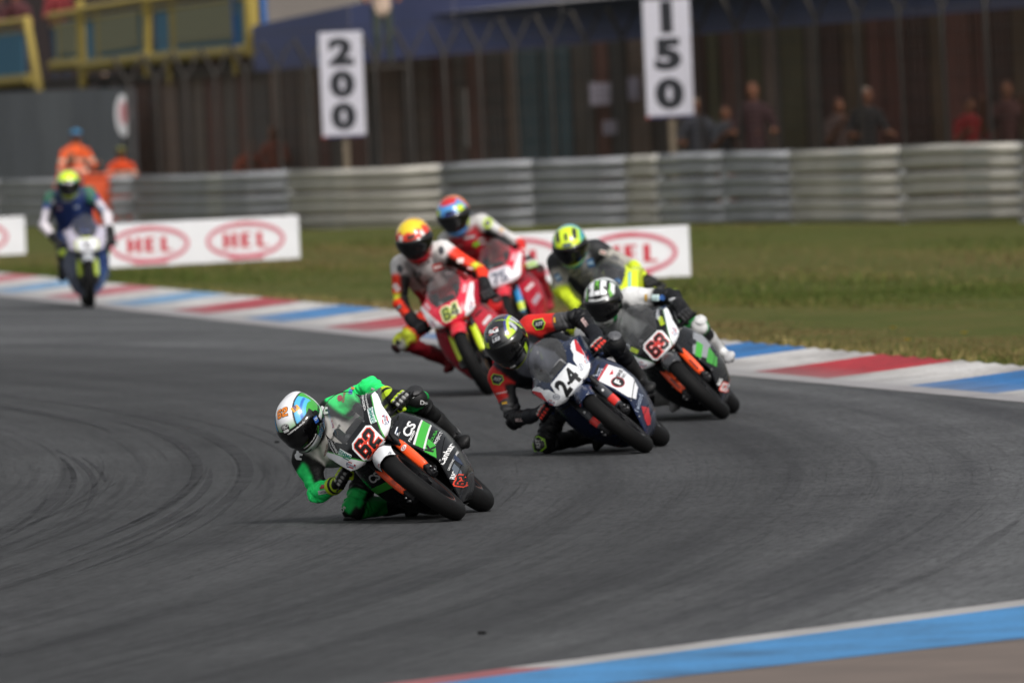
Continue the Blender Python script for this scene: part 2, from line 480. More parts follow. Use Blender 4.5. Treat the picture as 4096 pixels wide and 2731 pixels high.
# grass verge, finely divided so that it undulates a little
def grass_h(x, y):
    return .012 * math.sin(x * .9 + y * .21) + .014 * math.sin(x * .37 - y * .13 + 2) + .01 * math.sin(x * 2.3 + y * .5)
mb = MB(); ny = 90; nx = 34
G = np.zeros((ny, nx, 3))
for i in range(ny):
    y = 60 + (420 - 60) * (i / (ny - 1)) ** 1.5
    for j in range(nx):
        s_ = (j / (nx - 1)) ** 1.6; x = kl(y) + 1.30 + 70 * s_
        G[i, j] = (x, y, -.004 + (0 if j == 0 else .02 + grass_h(x, y)))
mb.grid(G)
struct(mb.build('grass_verge', GRASS, smooth=True))

# far kerb: blocks of 2.5 m with sawtooth ridges
def block_mat(nm, c):
    m, t, b = shader('kerb_' + nm)
    geo = node(t, 'NewGeometry')
    a = noise(t, geo.outputs['Position'], 1.3, 6, .65); f = noise(t, geo.outputs['Position'], 30, 3)
    col = mix(t, .8, (*lin(c),), ramp(t, a, [(.3, '#8b8686'), (.5, '#e4e2e0'), (.65, '#ffffff')]), 'MULTIPLY')
    col = mix(t, .4, col, ramp(t, f, [(.3, '#b0b0b0'), (.6, '#ffffff')]), 'MULTIPLY')
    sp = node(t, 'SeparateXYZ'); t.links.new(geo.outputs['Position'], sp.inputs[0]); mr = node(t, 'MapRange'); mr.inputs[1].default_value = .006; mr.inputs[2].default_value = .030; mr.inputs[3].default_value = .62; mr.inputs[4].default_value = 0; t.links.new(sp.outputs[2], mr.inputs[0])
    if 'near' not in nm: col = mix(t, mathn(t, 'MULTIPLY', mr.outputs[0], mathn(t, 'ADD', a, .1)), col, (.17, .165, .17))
    t.links.new(col, b.inputs['Base Color']); b.inputs['Roughness'].default_value = .6; return m
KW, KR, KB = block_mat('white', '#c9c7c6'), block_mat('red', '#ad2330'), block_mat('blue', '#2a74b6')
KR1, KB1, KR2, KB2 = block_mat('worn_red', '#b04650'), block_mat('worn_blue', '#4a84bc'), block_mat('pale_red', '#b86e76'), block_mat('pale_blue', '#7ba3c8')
kerb = struct(empty('kerb', (kl(97.4), 97.4, 0)))
def kerb_block(y1, y0, m, parent):
    """between y1 (far) and y0 (near): 5 sawtooth ridges, rising away from the track"""
    mb = MB(); n = 5
    a1, a0 = Vector((kl(y1), y1)), Vector((kl(y0), y0)); d = (a0 - a1) / n; nrm = Vector((-d.y, d.x)).normalized()
    if nrm.x < 0: nrm = -nrm
    base = parent.location
    for i in range(n):
        p = a1 + d * i; q = a1 + d * (i + 1)
        def P(c, wd, z): v = c + nrm * wd; return (v.x - base.x, v.y - base.y, z - base.z)
        wi, wo = .30, 1.30
        V = [P(p, wi, .004), P(q, wi, .004), P(p, .62, .028), P(q, .62, .012), P(p, wo + .0, .09), P(q, wo + .12, .022), P(p, wo, -.05), P(q, wo + .10, -.05), P(q, wi, -.03), P(p, wi, -.03)]
        mb.add(V, [(0, 1, 3, 2), (2, 3, 5, 4), (4, 5, 7, 6), (1, 8, 7, 5, 3), (0, 2, 4, 6, 9)])
    o = mb.build('kerb_block', m, parent); return o
y = 86.8; seq = [KW, KB, KW, KR]; i = 0
L_ = 2.95
yy = 89.1 - 8 * L_
cols = {0: KB, 1: KW, 2: KR, 3: KW}
k = -8
while yy < 205:
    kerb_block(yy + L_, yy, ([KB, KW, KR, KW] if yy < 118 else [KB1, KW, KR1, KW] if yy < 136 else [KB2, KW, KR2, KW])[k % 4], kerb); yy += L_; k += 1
# white border line on the asphalt side of the kerb
wl = MB(); base = kerb.location
Lp = [y for y in np.arange(62, 206, 2.0)]
G = np.zeros((len(Lp), 2, 3))
for i, y in enumerate(Lp):
    G[i, 0] = (kl(y) - base.x, y - base.y, .004); G[i, 1] = (kl(y) + .31 - base.x, y - base.y, .0045)
wl.grid(G); wl.build('border_line', block_mat('line', '#b4b1b3'), kerb)

# near kerb, bottom right
nk = struct(empty('kerb', (1, 53, 0)))
def ns(name, poly, z, m):
    me = mkmesh(name, [(x - 1, y - 53, z) for x, y in poly], [tuple(range(len(poly)))], False); return obj(name, me, m, nk)
def nl(t, wd):   # point along the white line (t metres from n0), offset wd to the right (outside)
    d = Vector((2.66, 5.03)).normalized(); n = Vector((d.y, -d.x)); p = Vector((-.51, 51.47)) + d * t + n * wd; return (p.x, p.y)
NB = block_mat('near_blue', '#3b86c0')
for t0, t1, m in ((-6, .9, KR), (.9, 6.6, KW), (6.6, 16, block_mat('worn_blue_white', '#9db4d2'))):
    ns('border_line', [nl(t0, 0), nl(t1, 0), nl(t1, .26), nl(t0, .26)], .004, m)
def strip(t0, t1, m):
    mb = MB()
    G = np.zeros((6, 2, 3))
    for i in range(6):
        t = t0 + (t1 - t0) * i / 5
        wd = 1.15 + .17 * t if t > 0 else 1.15
        for j, q in enumerate((nl(t, .265), nl(t, wd))): G[i, j] = (q[0] - 1, q[1] - 53, .0045)
    mb.grid(G); return mb.build('kerb_block', m, nk)
strip(-6, -2.5, KR); strip(-2.5, 8, NB); strip(8, 16, KW)
struct(sheet('run_off', [nl(-6, 1.1), nl(0, 1.13), nl(5, 1.96), nl(16, 3.8), (30, 60), (30, 0), (0, 0)], .002, mat('runoff_concrete', '#675b54', .9, vary=.2, vscale=2)))

# grass blades in tufts along the kerb edge and over the near verge
def blades(name, n, ylo, yhi, wmax, hmean, cols):
    y = rng.uniform(ylo, yhi, n); s_ = rng.uniform(0, 1, n) ** 1.4 * wmax
    kx = np.array([kl(v) for v in y]); x = kx + 1.42 + s_
    clump = np.sin(x * 1.7 + y * .9) * np.sin(x * .8 - y * .53 + 1)
    h = hmean * rng.uniform(.5, 1.4, n) * (1 + .3 * clump)
    a = rng.uniform(0, 2 * PI, n); wd = .006 + .006 * rng.random(n)
    z0 = np.full(n, .0)
    lean = rng.normal(0, .5, (n, 2)) * h[:, None]
    V = np.zeros((n, 3, 3)); V[:, 0] = np.stack([x - wd * np.cos(a), y - wd * np.sin(a), z0], 1); V[:, 1] = np.stack([x + wd * np.cos(a), y + wd * np.sin(a), z0], 1)
    V[:, 2] = np.stack([x + lean[:, 0], y + lean[:, 1], z0 + h], 1)
    me = fastmesh(name, V.reshape(-1, 3), np.arange(3 * n).reshape(-1, 3), False)
    C = np.array([lin(c) for c in cols]); dry = np.clip(.5 + .5 * np.sin(x * .6 + y * .17) + rng.normal(0, .25, n), 0, .999)
    ci = (dry * len(cols)).astype(int); setcol(me, np.repeat(C[ci] * rng.uniform(.7, 1.15, (n, 1)), 3, 0))
    return stuff(obj(name, me, mat('grass_blade', attr='Col', rough=.9, spec=.1)))
tag(blades('grass', 170000, 84, 128, 7.5, .034, ['#4a5628', '#59612f', '#686338', '#7a6c48', '#716243']), 'short dry green and brown grass growing behind the far kerb', 'grass')
tag(blades('grass', 60000, 128, 178, 12, .045, ['#4a5628', '#59612f', '#686338', '#7a6c48', '#716243']), 'short green grass around the white advertising boards', 'grass')
tag(blades('grass', 14000, 84, 150, .55, .07, ['#4a5628', '#59612f', '#8a7c50', '#9a8a5c', '#716243']), 'ragged taller grass tufts along the back edge of the far kerb', 'grass')
# dandelions by the far verge
for i, (px, py) in enumerate(((3.0, 104.5), (1.55, 103.0), (2.95, 107.5))):
    e = tag(empty('flower', (kl(py) + 1.6 + px * .5, py, 0)), ['small yellow flower alone in the dry grass nearer the right edge', 'small yellow flower in the dry grass left of the other two', 'farthest small yellow flower in the grass behind the kerb'][i], 'flower', 'yellow flowers in the verge')
    MB().tube([(0, 0, -.02), (.005, 0, .07)], .003, 5).build('stem', mat('stem', '#5a6a2a', .8), e)
    mb = MB()
    for q in range(9):
        a = q * 2 * PI / 9; mb.add([(.005, 0, .07), (.005 + .025 * math.cos(a - .3), .025 * math.sin(a - .3), .085), (.005 + .028 * math.cos(a), .028 * math.sin(a), .08), (.005 + .025 * math.cos(a + .3), .025 * math.sin(a + .3), .085)], [(0, 1, 2, 3)])
    mb.build('petals', mat('petal', '#c9a41c', .7), e)
# bits of rubber on the asphalt
for i, (x, y, r) in enumerate(((-.18, 55.5, .013), (-1.55, 85.0, .011), (3.6, 80.6, .010))):
    s = Sdf().cone((-r, 0, r * .5), (r, r * .4, r * .4), r * .6, r * .4, k=.01).ell((r * .4, -r * .5, r * .5), np.diag([r, r * .6, r * .55]), k=.01)
    V, Q = s.mesh(r * .3); o = obj('rubber_crumb', fastmesh('rubber_crumb', V, Q), RUBBER); o.location = (x, y, 0)
    tag(o, ['dark crumb of rubber lying on the track near the blue kerb', 'tiny dark crumb of rubber on the grey track at left', 'tiny dark crumb on the asphalt near the right edge'][i], 'debris', 'rubber crumbs on the track')
# ------------------------------------------------------------------ block numerals
DIG = {
 '2': [[(0,.62),(0,.88),(.12,1),(.5,1),(.62,.88),(.62,.55),(.5,.43),(.2,.3),(.2,.2),(.62,.2),(.62,0),(0,0),(0,.36),(.12,.48),(.42,.61),(.42,.8),(.2,.8),(.2,.62)]],
 '6': [[(.12,0),(.5,0),(.62,.12),(.62,.48),(.5,.6),(.2,.6),(.2,.8),(.42,.8),(.42,.7),(.62,.7),(.62,.88),(.5,1),(.12,1),(0,.88),(0,.12)],[(.2,.2),(.2,.4),(.42,.4),(.42,.2)]],
 '3': [[(0,.88),(.12,1),(.5,1),(.62,.88),(.62,.58),(.54,.5),(.62,.42),(.62,.12),(.5,0),(.12,0),(0,.12),(0,.3),(.2,.3),(.2,.2),(.42,.2),(.42,.4),(.2,.4),(.2,.6),(.42,.6),(.42,.8),(.2,.8),(.2,.7),(0,.7)]],
 '4': [[(.36,0),(.58,0),(.58,.22),(.68,.22),(.68,.4),(.58,.4),(.58,1),(.3,1),(0,.42),(0,.22),(.36,.22)],[(.36,.4),(.2,.4),(.36,.72)]],
 '7': [[(0,1),(.62,1),(.62,.8),(.32,0),(.1,0),(.4,.8),(0,.8)]],
 '5': [[(0,1),(.6,1),(.6,.8),(.2,.8),(.2,.62),(.5,.62),(.62,.5),(.62,.12),(.5,0),(.12,0),(0,.12),(0,.3),(.2,.3),(.2,.2),(.42,.2),(.42,.42),(0,.42)]],
 '0': [[(.12,0),(.5,0),(.62,.12),(.62,.88),(.5,1),(.12,1),(0,.88),(0,.12)],[(.2,.2),(.2,.8),(.42,.8),(.42,.2)]],
 '1': [[(.22,0),(.44,0),(.44,1),(.26,1),(0,.8),(0,.62),(.22,.74)]],
}
def parea(p): return sum(p[i][0] * p[(i + 1) % len(p)][1] - p[(i + 1) % len(p)][0] * p[i][1] for i in range(len(p))) / 2
def poff(p, d):
    if parea(p) < 0: p = p[::-1]
    n = len(p); out = []
    for i in range(n):
        a, b, c = p[i - 1], p[i], p[(i + 1) % n]
        e1 = Vector((b[0] - a[0], b[1] - a[1])).normalized(); e2 = Vector((c[0] - b[0], c[1] - b[1])).normalized()
        n1 = Vector((e1.y, -e1.x)); n2 = Vector((e2.y, -e2.x)); m = n1 + n2
        m = m / max(.35, 1 + n1.dot(n2)); out.append((b[0] + m.x * d, b[1] + m.y * d))
    return out
def number(txt, grow=0., gap=.10, shear=0.):
    W = sum(max(q[0] for q in DIG[c][0]) for c in txt) + gap * (len(txt) - 1); x = -W / 2; P = []
    for c in txt:
        wd = max(q[0] for q in DIG[c][0])
        for k, pl in enumerate(DIG[c]):
            q = poff(pl, grow if k == 0 else -grow) if grow else pl
            P.append([(a + x + (b - .5) * shear, b - .5) for a, b in q])
        x += wd + gap
    return P
def hull(P):
    pts = sorted(set((round(a, 5), round(b, 5)) for p in P for a, b in p))
    def half(ps):
        h = []
        for p in ps:
            while len(h) > 1 and (h[-1][0] - h[-2][0]) * (p[1] - h[-2][1]) - (h[-1][1] - h[-2][1]) * (p[0] - h[-2][0]) <= 0: h.pop()
            h.append(p)
        return h
    a = half(pts); b = half(pts[::-1]); return a[:-1] + b[:-1]
def rect(wd, hh, r=0.):
    if not r: return [(-wd / 2, -hh / 2), (wd / 2, -hh / 2), (wd / 2, hh / 2), (-wd / 2, hh / 2)]
    o = []
    for cx, cy, a0 in ((wd / 2 - r, -hh / 2 + r, -90), (wd / 2 - r, hh / 2 - r, 0), (-wd / 2 + r, hh / 2 - r, 90), (-wd / 2 + r, -hh / 2 + r, 180)):
        o += [(cx + r * math.cos(RAD(a0 + k * 30)), cy + r * math.sin(RAD(a0 + k * 30))) for k in range(4)]
    return o
def ring(rx, ry, t, n=40):
    a = [(rx * math.cos(2 * PI * k / n), ry * math.sin(2 * PI * k / n)) for k in range(n)]
    return [a, [((rx - t) * math.cos(-2 * PI * k / n), (ry - t) * math.sin(-2 * PI * k / n)) for k in range(n)]]
def disc(rx, ry, n=32): return [[(rx * math.cos(2 * PI * k / n), ry * math.sin(2 * PI * k / n)) for k in range(n)]]

# ------------------------------------------------------------------ motorcycle
RW, RS = .285, .048
def frame_of(C, lean, yaw):
    C = Vector(C); h = RAD(yaw); l = RAD(lean); Z = Vector((0, 0, 1))
    F = Vector((-math.sin(h), -math.cos(h), 0)); L0 = Z.cross(F)
    L = L0 * math.cos(l) + Z * math.sin(l); U = Z * math.cos(l) - L0 * math.sin(l)
    O = C + U * (RW - RS) + Z * RS - U * RW
    M = Matrix(((F.x, L.x, U.x, O.x), (F.y, L.y, U.y, O.y), (F.z, L.z, U.z, O.z), (0, 0, 0, 1)))
    return M

# frontal height field of the nose: half width and depth by height
W_TAB = [(.572,.06),(.585,.105),(.60,.145),(.62,.176),(.66,.186),(.70,.194),(.74,.202),(.78,.214),(.795,.214),(.815,.178),(.84,.150),(.88,.134),(.92,.112),(.95,.082),(.97,.045),(.978,.012)]
XC_TAB = [(.572,.03),(.59,.055),(.63,.055),(.67,.042),(.70,.03),(.74,-.02),(.80,-.105),(.86,-.185),(.92,-.27),(.978,-.36)]
DR_TAB = [(.572,.03),(.60,.05),(.64,.075),(.70,.10),(.78,.13),(.84,.10),(.90,.08),(.978,.03)]
SW_TAB = [(.735,.078),(.75,.095),(.79,.118),(.84,.134),(.88,.134),(.95,.2),(.98,.2)]
def nose_pt(y, z):
    wd = interp(z, W_TAB); x = interp(z, XC_TAB) - interp(z, DR_TAB) * (abs(y) / wd) ** 2.3
    return x
# side panel tables by height
YI_TAB = [(.085,.0),(.10,.025),(.19,.068),(.31,.125),(.43,.112),(.52,.085),(.57,.066),(.63,.075)]
YO_TAB = [(.085,.0),(.10,.06),(.17,.148),(.28,.205),(.39,.236),(.50,.238),(.57,.222),(.63,.20)]
XI_TAB = [(.085,-.36),(.19,-.31),(.31,-.27),(.43,-.20),(.52,-.13),(.57,-.08),(.63,-.05)]
XO_TAB = [(.085,-.55),(.19,-.56),(.31,-.52),(.43,-.48),(.52,-.44),(.57,-.40),(.63,-.36)]
XR_TAB = [(.085,-.84),(.19,-.88),(.31,-.86),(.43,-.80),(.52,-.76),(.57,-.70),(.63,-.62)]

def wheel(name, c, R, r, pal, root, rear=False):
    e = bpy.data.objects.new(name, None); COL.objects.link(e); e.parent = root; e.location = c; e.empty_display_size = .05
    prof = [(R - 2 * r * .92, -r * .80), (R - r * 1.25, -r * 1.02), (R - r * .72, -r * .98), (R - r * .33, -r * .76), (R - r * .08, -r * .40), (R, 0), (R - r * .08, r * .40), (R - r * .33, r * .76), (R - r * .72, r * .98), (R - r * 1.25, r * 1.02), (R - 2 * r * .92, r * .80)]
    MB().lathe_y(prof, n=72, closed=False).build('tyre', RUBBER, e, smooth=True)
    Ri = R - 2 * r * .9
    mb = MB(); mb.lathe_y([(Ri + .006, -r * .84), (Ri - .004, -r * .88), (Ri - .016, -r * .74), (Ri - .022, -r * .2), (Ri - .022, r * .2), (Ri - .016, r * .74), (Ri - .004, r * .88), (Ri + .006, r * .84), (Ri - .002, 0)], n=60)
    mb.lathe_y([(.012, -.05), (.045, -.045), (.045, .045), (.012, .05)], n=20)
    for k in range(5):
        for s in (-.17, .17):
            a = 2 * PI * k / 5 + s; b = 2 * PI * k / 5 + s * .8
            mb.tube([(.04 * math.cos(a), 0, .04 * math.sin(a)), (Ri * math.cos(b), 0, Ri * math.sin(b)) if False else ((Ri - .012) * math.cos(b), 0, (Ri - .012) * math.sin(b))], [.014, .010], 6)
    mb.build('rim', pal.get('rim', DARKMETAL), e, auto=40)
    mb = MB(); mb.lathe_y([(Ri - .006, -r * .90), (Ri - .010, -r * .91), (Ri - .010, -r * .89), (Ri - .006, -r * .88)], n=60)
    mb.lathe_y([(Ri - .006, r * .90), (Ri - .010, r * .91), (Ri - .010, r * .89), (Ri - .006, r * .88)], n=60)
    mb.build('rim_tape', vinyl(pal.get('tape', '#707073')), e)
    sides = (-1,) if not rear else (1,)
    for s in sides:
        mb = MB(); rd = .148 if not rear else .10; y = s * (.046 if not rear else .05)
        mb.lathe_y([(rd - .03, y - .002), (rd, y - .002), (rd, y + .002), (rd - .03, y + .002)], n=48)
        for k in range(6):
            a = 2 * PI * k / 6; mb.tube([(.04 * math.cos(a), y, .04 * math.sin(a)), ((rd - .028) * math.cos(a + .3), y, (rd - .028) * math.sin(a + .3))], .004, 5)
        mb.build('brake_disc', METAL, e, auto=40)
    return e

def build_bike(C, lean, yaw, pal, label, decals=None):
    M = frame_of(C, lean, yaw)
    root = bpy.data.objects.new('motorcycle', None); COL.objects.link(root); root.matrix_world = M; root.empty_display_size = .3
    tag(root, label, 'motorcycle', 'racing motorcycles in the corner')
    B = {}
    wheel('front_wheel', (0, 0, RW), RW, RS, pal, root); wheel('rear_wheel', (-1.22, 0, .292), .292, .056, pal, root, True)
    ca, sa = math.cos(RAD(23.5)), math.sin(RAD(23.5)); up = Vector((-sa, 0, ca)); fwd_ = Vector((ca, 0, sa))
    ax = Vector((0, 0, RW))
    for s in (1, -1):
        e = bpy.data.objects.new('fork_leg', None); COL.objects.link(e); e.parent = root
        y = s * .086
        p0 = ax + Vector((0, y, 0)) - fwd_ * .01
        MB().tube([p0 + up * .0, p0 + up * .30], .0165, 14).build('stanchion', GOLD, e, smooth=True)
        MB().tube([p0 + up * .23, p0 + up * .25, p0 + up * .52, p0 + up * .60], [.024, .026, .026, .025], 14).build('outer_tube', DARKMETAL, e, smooth=True)
        mb = MB(); mb.tube([p0 - up * .03, p0 + up * .05], [.022, .021], 12); mb.box(p0 + Vector((.0, -s * .004, 0)), (.05, .036, .052), bev=.008)
        mb.tube([p0 + Vector((0, s * .015, 0)), p0 + Vector((0, s * .03, 0))], .014, 10); mb.tube([p0 + Vector((0, s * .03, 0)), p0 + Vector((0, s * .036, 0))], .009, 8)
        mb.build('axle_clamp', DARKMETAL, e, auto=40)
        MB().tube([p0 + Vector((.012, s * .02, -.012)), p0 + Vector((.032, s * .021, -.006))], .007, 8).tube([p0 + Vector((.012, s * .02, .016)), p0 + Vector((.034, s * .021, .020))], .006, 8).build('pinch_bolt', METAL, e, smooth=True)
        if s < 0:
            mb = MB(); q = p0 + up * .10 - fwd_ * .055; mb.box(q, (.06, .05, .10), M=Matrix.Rotation(RAD(-23), 3, 'Y'), bev=.012); mb.build('brake_caliper', DARKMETAL, e, auto=40)
        # guard: half shell in front of the lower leg
        G = np.zeros((14, 11, 3)); L0_, L1_ = pal.get('guard_span', (.045, .262))
        for i in range(14):
            f = i / 13; t = L0_ + (L1_ - L0_) * f; rr = .030 + .004 * math.sin(PI * f)
            if f < .12: rr *= .86 + f
            for j in range(11):
                a = RAD(-100 + 200 * j / 10) ; q = p0 + up * t + fwd_ * math.copysign(abs(math.cos(a)) ** .6, math.cos(a)) * rr * .74 + Vector((0, 1, 0)) * math.copysign(abs(math.sin(a)) ** .6, math.sin(a)) * rr * .80
                G[i, j] = q
        g = solid(MB().grid(G).build('fork_guard', pal['guard'], e, smooth=True), .003); 
        B['guard%d' % s] = g
        if pal.get('guard2'):
            G2 = G[1:6, 1:-1].copy(); G2 = (G2 - np.array(p0)) ; c0 = G2.mean(1, keepdims=True); G2 = c0 + (G2 - c0) * 1.09 + np.array(p0)
            MB().grid(G2).build('guard_stripe', pal['guard2'], e, smooth=True)
    # fender
    def fender(a0, a1, name, m, grow=0., par=None, wid=1.0):
        n = 26; G = np.zeros((n, 15, 3))
        for i in range(n):
            a = RAD(a0 + (a1 - a0) * i / (n - 1)); fr = (a0 + (a1 - a0) * i / (n - 1))
            wd = .052 + .016 * min(1, max(0, (fr - 35) / 40))
            for j in range(15):
                u = -1 + 2 * j / 14; R = RW + .017 + grow - .05 * abs(u) ** 3.2
                G[i, j] = (R * math.cos(a), u * (wd + grow) * wid, RW + R * math.sin(a))
        o = MB().grid(G).build(name, m, par or root, smooth=True); return o
    fo = solid(fender(47, 168, 'front_fender', pal['fender']), .003); B['fender'] = fo
    if pal.get('fender_tip'): fender(47.5, 72, 'fender_panel', pal['fender_tip'], .0016, fo)
    # nose cowl + screen
    zs = np.unique(np.concatenate([np.linspace(.572, .735, 17), np.linspace(.735, .978, 22)])); i0 = int(np.argmin(abs(zs - .735)))
    def row(z, us):
        wd = float(interp(z, W_TAB)); return [(float(nose_pt(u * wd, z)), u * wd, float(z)) for u in us]
    cm = MB(); ua, ub, uc = np.linspace(-1, 0, 9), None, None
    def us_of(z):
        q = min(1.0, float(interp(z, SW_TAB)) / float(interp(z, W_TAB))) if z >= .735 else .078 / float(interp(.735, W_TAB))
        return q
    G = []
    for z in zs:
        q = us_of(z); us = np.concatenate([np.linspace(-1, -q, 9), np.linspace(-q, q, 19)[1:], np.linspace(q, 1, 9)[1:]]); G.append(row(z, us))
    G = np.array(G)
    low = MB().grid(G[:i0 + 1])
    iq = [i for i, z in enumerate(zs) if z <= .90]
    low.grid(G[i0:iq[-1] + 1, :9]); low.grid(G[i0:iq[-1] + 1, 26:])
    # side returns running back from the outline
    for s, col in ((-1, 0), (1, -1)):
        E = G[2:i0 + 9, col]; R_ = np.zeros((len(E), 7, 3))
        for k in range(7):
            f = k / 6
            for i, p in enumerate(E):
                xe = -.40 - .05 * (p[2] - .6) / .2
                R_[i, k] = (p[0] + (xe - p[0]) * f, p[1] + s * (.016 * math.sin(PI * f * .6)), p[2] + .01 * f)
        low.grid(R_)
    # underside lip
    E = G[0]; R_ = np.zeros((len(E), 4, 3))
    for i, p in enumerate(E):
        for k in range(4): R_[i, k] = (p[0] - .07 * k / 3 * 1.6, p[1] * (1 - .1 * k / 3), p[2] + .012 * k)
    low.grid(R_)
    cowl = low.build('front_cowl', pal['cowl'], root); me = cowl.data
    bm = bmesh.new(); bm.from_mesh(me); bmesh.ops.remove_doubles(bm, verts=bm.verts, dist=.0006); bmesh.ops.recalc_face_normals(bm, faces=bm.faces); bm.to_mesh(me); bm.free()
    me.shade_smooth(); me.set_sharp_from_angle(angle=RAD(38)); B['cowl'] = cowl
    bm = bmesh.new(); bm.from_mesh(me); 
    Bn = BVHTree.FromBMesh(bm); bm.free(); B['cowl_bvh'] = Bn
    sc = MB().grid(G[i0:, 8:27]).build('windscreen', GLASS, root, smooth=True); B['screen'] = sc
    rim_ = [tuple(p) for p in G[iq[-1]:, 0]] + [tuple(p) for p in G[iq[-1]:, -1][::-1]]; MB().tube(rim_, .0022, 5).build('screen_edge', BLACKP, sc, smooth=True)
    # fixing screws on the screen edge
    mb = MB()
    for (sy, z) in ((-.074, .728), (.074, .728), (-.122, .79), (.122, .79), (-.141, .835), (.141, .835)):
        x = float(nose_pt(sy, z)); mb.tube([(x - .004, sy, z), (x + .003, sy, z + .001)], .0045, 8)
    mb.build('screw', METAL, sc)
    # side fairings
    zz = np.linspace(.085, .63, 30); side_bvh = {}
    for s in (1, -1):
        G = np.zeros((30, 26, 3))
        for i, z in enumerate(zz):
            xi, xo, xr = (float(sinterp(z, T)) for T in (XI_TAB, XO_TAB, XR_TAB)); yi, yo = float(sinterp(z, YI_TAB)), float(sinterp(z, YO_TAB))
            for j in range(26):
                if j < 16:
                    f = j / 15; G[i, j] = (xi + (xo - xi) * f, s * (yi + (yo - yi) * (1 - (1 - f) ** 1.7)), z)
                else:
                    f = (j - 15) / 10; G[i, j] = (xo + (xr - xo) * f, s * yo * (1 - .10 * f * f), z)
        o = MB().grid(G).build('side_fairing', pal['side'] if s > 0 else pal.get('side_r', pal['side']), root, smooth=True)
        bm = bmesh.new(); bm.from_mesh(o.data); B['side%d' % s] = BVHTree.FromBMesh(bm); bm.free(); B['sideobj%d' % s] = o
        solid(o, .004, 1 if False else 0)
    # radiator, engine, frame, tank, seat, tail
    mb = MB(); mb.box((-.36, 0, .43), (.04, .20, .26), bev=.008)
    for k in range(9): mb.box((-.336, 0, .32 + k * .026), (.006, .17, .004))
    mb.build('radiator', DARKMETAL, root, auto=40)
    s = Sdf().cone((-.55, 0, .36), (-.75, 0, .34), .10, .11, k=.05).cone((-.48, 0, .48), (-.55, 0, .36), .07, .08, k=.05).cone((-.62, -.09, .26), (-.62, .09, .26), .08, .08, k=.04)
    V, Q = s.mesh(.016); obj('engine', fastmesh('engine', V, Q), DARKMETAL, root)
    mb = MB()
    for sd_ in (1, -1):
        mb.tube([(-.24, sd_ * .05, .70), (-.42, sd_ * .12, .66), (-.70, sd_ * .12, .52), (-.86, sd_ * .10, .38)], [.03, .03, .028, .03], 10)
        mb.tube([(-.70, sd_ * .09, .56), (-.95, sd_ * .07, .66), (-1.25, sd_ * .05, .70)], .013, 8)
    mb.tube([(-.20, 0, .60), (-.27, 0, .76)], .035, 12)
    mb.build('frame', DARKMETAL, root, smooth=True)
    mb = MB()
    for sd_ in (1, -1):
        mb.tube([(-.84, sd_ * .06, .36), (-1.0, sd_ * .085, .34), (-1.24, sd_ * .085, .292)], [.03, .026, .022], 10)
    mb.tube([(-.98, -.085, .345), (-.98, .085, .345)], .022, 8); mb.build('swingarm', pal.get('swingarm', DARKMETAL), root, smooth=True)
    mb = MB(); mb.tube([(-.60, -.03, .15), (-.85, -.06, .13), (-1.0, -.12, .22), (-1.12, -.15, .33), (-1.25, -.16, .40)], [.02, .022, .03, .042, .044], 12); mb.build('exhaust', METAL, root, smooth=True)
    s = Sdf().cone((-.52, 0, .70), (-.78, 0, .68), .11, .10, k=.06).cone((-.55, -.06, .68), (-.55, .06, .68), .085, .085, k=.06).cone((-.46, 0, .66), (-.42, 0, .64), .08, .07, k=.05)
    V, Q = s.mesh(.016); obj('fuel_tank', fastmesh('fuel_tank', V, Q), pal.get('tank', pal['side']), root)
    s = Sdf().cone((-.86, 0, .655), (-1.14, 0, .685), .055, .05, k=.03).cone((-.9, -.06, .655), (-1.1, -.05, .68), .045, .045, k=.04).cone((-.9, .06, .655), (-1.1, .05, .68), .045, .045, k=.04)
    V, Q = s.mesh(.014); obj('seat', fastmesh('seat', V, Q), BLACKP, root)
    s = Sdf().cone((-1.16, 0, .72), (-1.44, 0, .80), .085, .035, k=.05).cone((-.98, -.07, .63), (-1.36, -.03, .74), .05, .03, k=.05).cone((-.98, .07, .63), (-1.36, .03, .74), .05, .03, k=.05)
    V, Q = s.mesh(.016); obj('tail_cowl', fastmesh('tail_cowl', V, Q), pal.get('tail', pal['cowl']), root)
    s = Sdf().cone((-1.02, 0, .58), (-1.30, 0, .585), .05, .03, k=.04)
    # triple clamp, bars, levers
    mb = MB(); mb.box((-.245, 0, .69), (.06, .22, .03), bev=.01); mb.box((-.20, 0, .585), (.06, .22, .035), bev=.01); mb.build('triple_clamp', DARKMETAL, root, auto=40)
    mb = MB(); mb.box((-.17, 0, .755), (.03, .11, .06), bev=.008); mb.build('dashboard', BLACKP, root, auto=40)
    mb = MB(); mb.tube([(-.14, -.055, .745), (-.115, -.055, .75)], [.018, .02], 14); mb.tube([(-.16, -.055, .74), (-.14, -.055, .745)], [.012, .018], 14); mb.build('steering_damper', METAL, root, smooth=True)
    for sd_ in (1, -1):
        e = bpy.data.objects.new('handlebar', None); COL.objects.link(e); e.parent = root
        MB().tube([(-.235, sd_ * .095, .655), (-.27, sd_ * .17, .650), (-.315, sd_ * .295, .640)], .0115, 10).build('bar', DARKMETAL, e, smooth=True)
        MB().tube([(-.275, sd_ * .185, .6495), (-.318, sd_ * .305, .6395), (-.321, sd_ * .312, .639)], [.0165, .0165, .02], 12).build('grip', RUBBER, e, smooth=True)
        MB().tube([(-.235, sd_ * .15, .652), (-.215, sd_ * .19, .648), (-.24, sd_ * .27, .64), (-.262, sd_ * .318, .637)], [.006, .0055, .005, .006], 8).build('lever', BLACKP, e, smooth=True)
        MB().box((-.24, sd_ * .15, .665), (.045, .035, .035), bev=.008).build('lever_perch', BLACKP, e, auto=40)
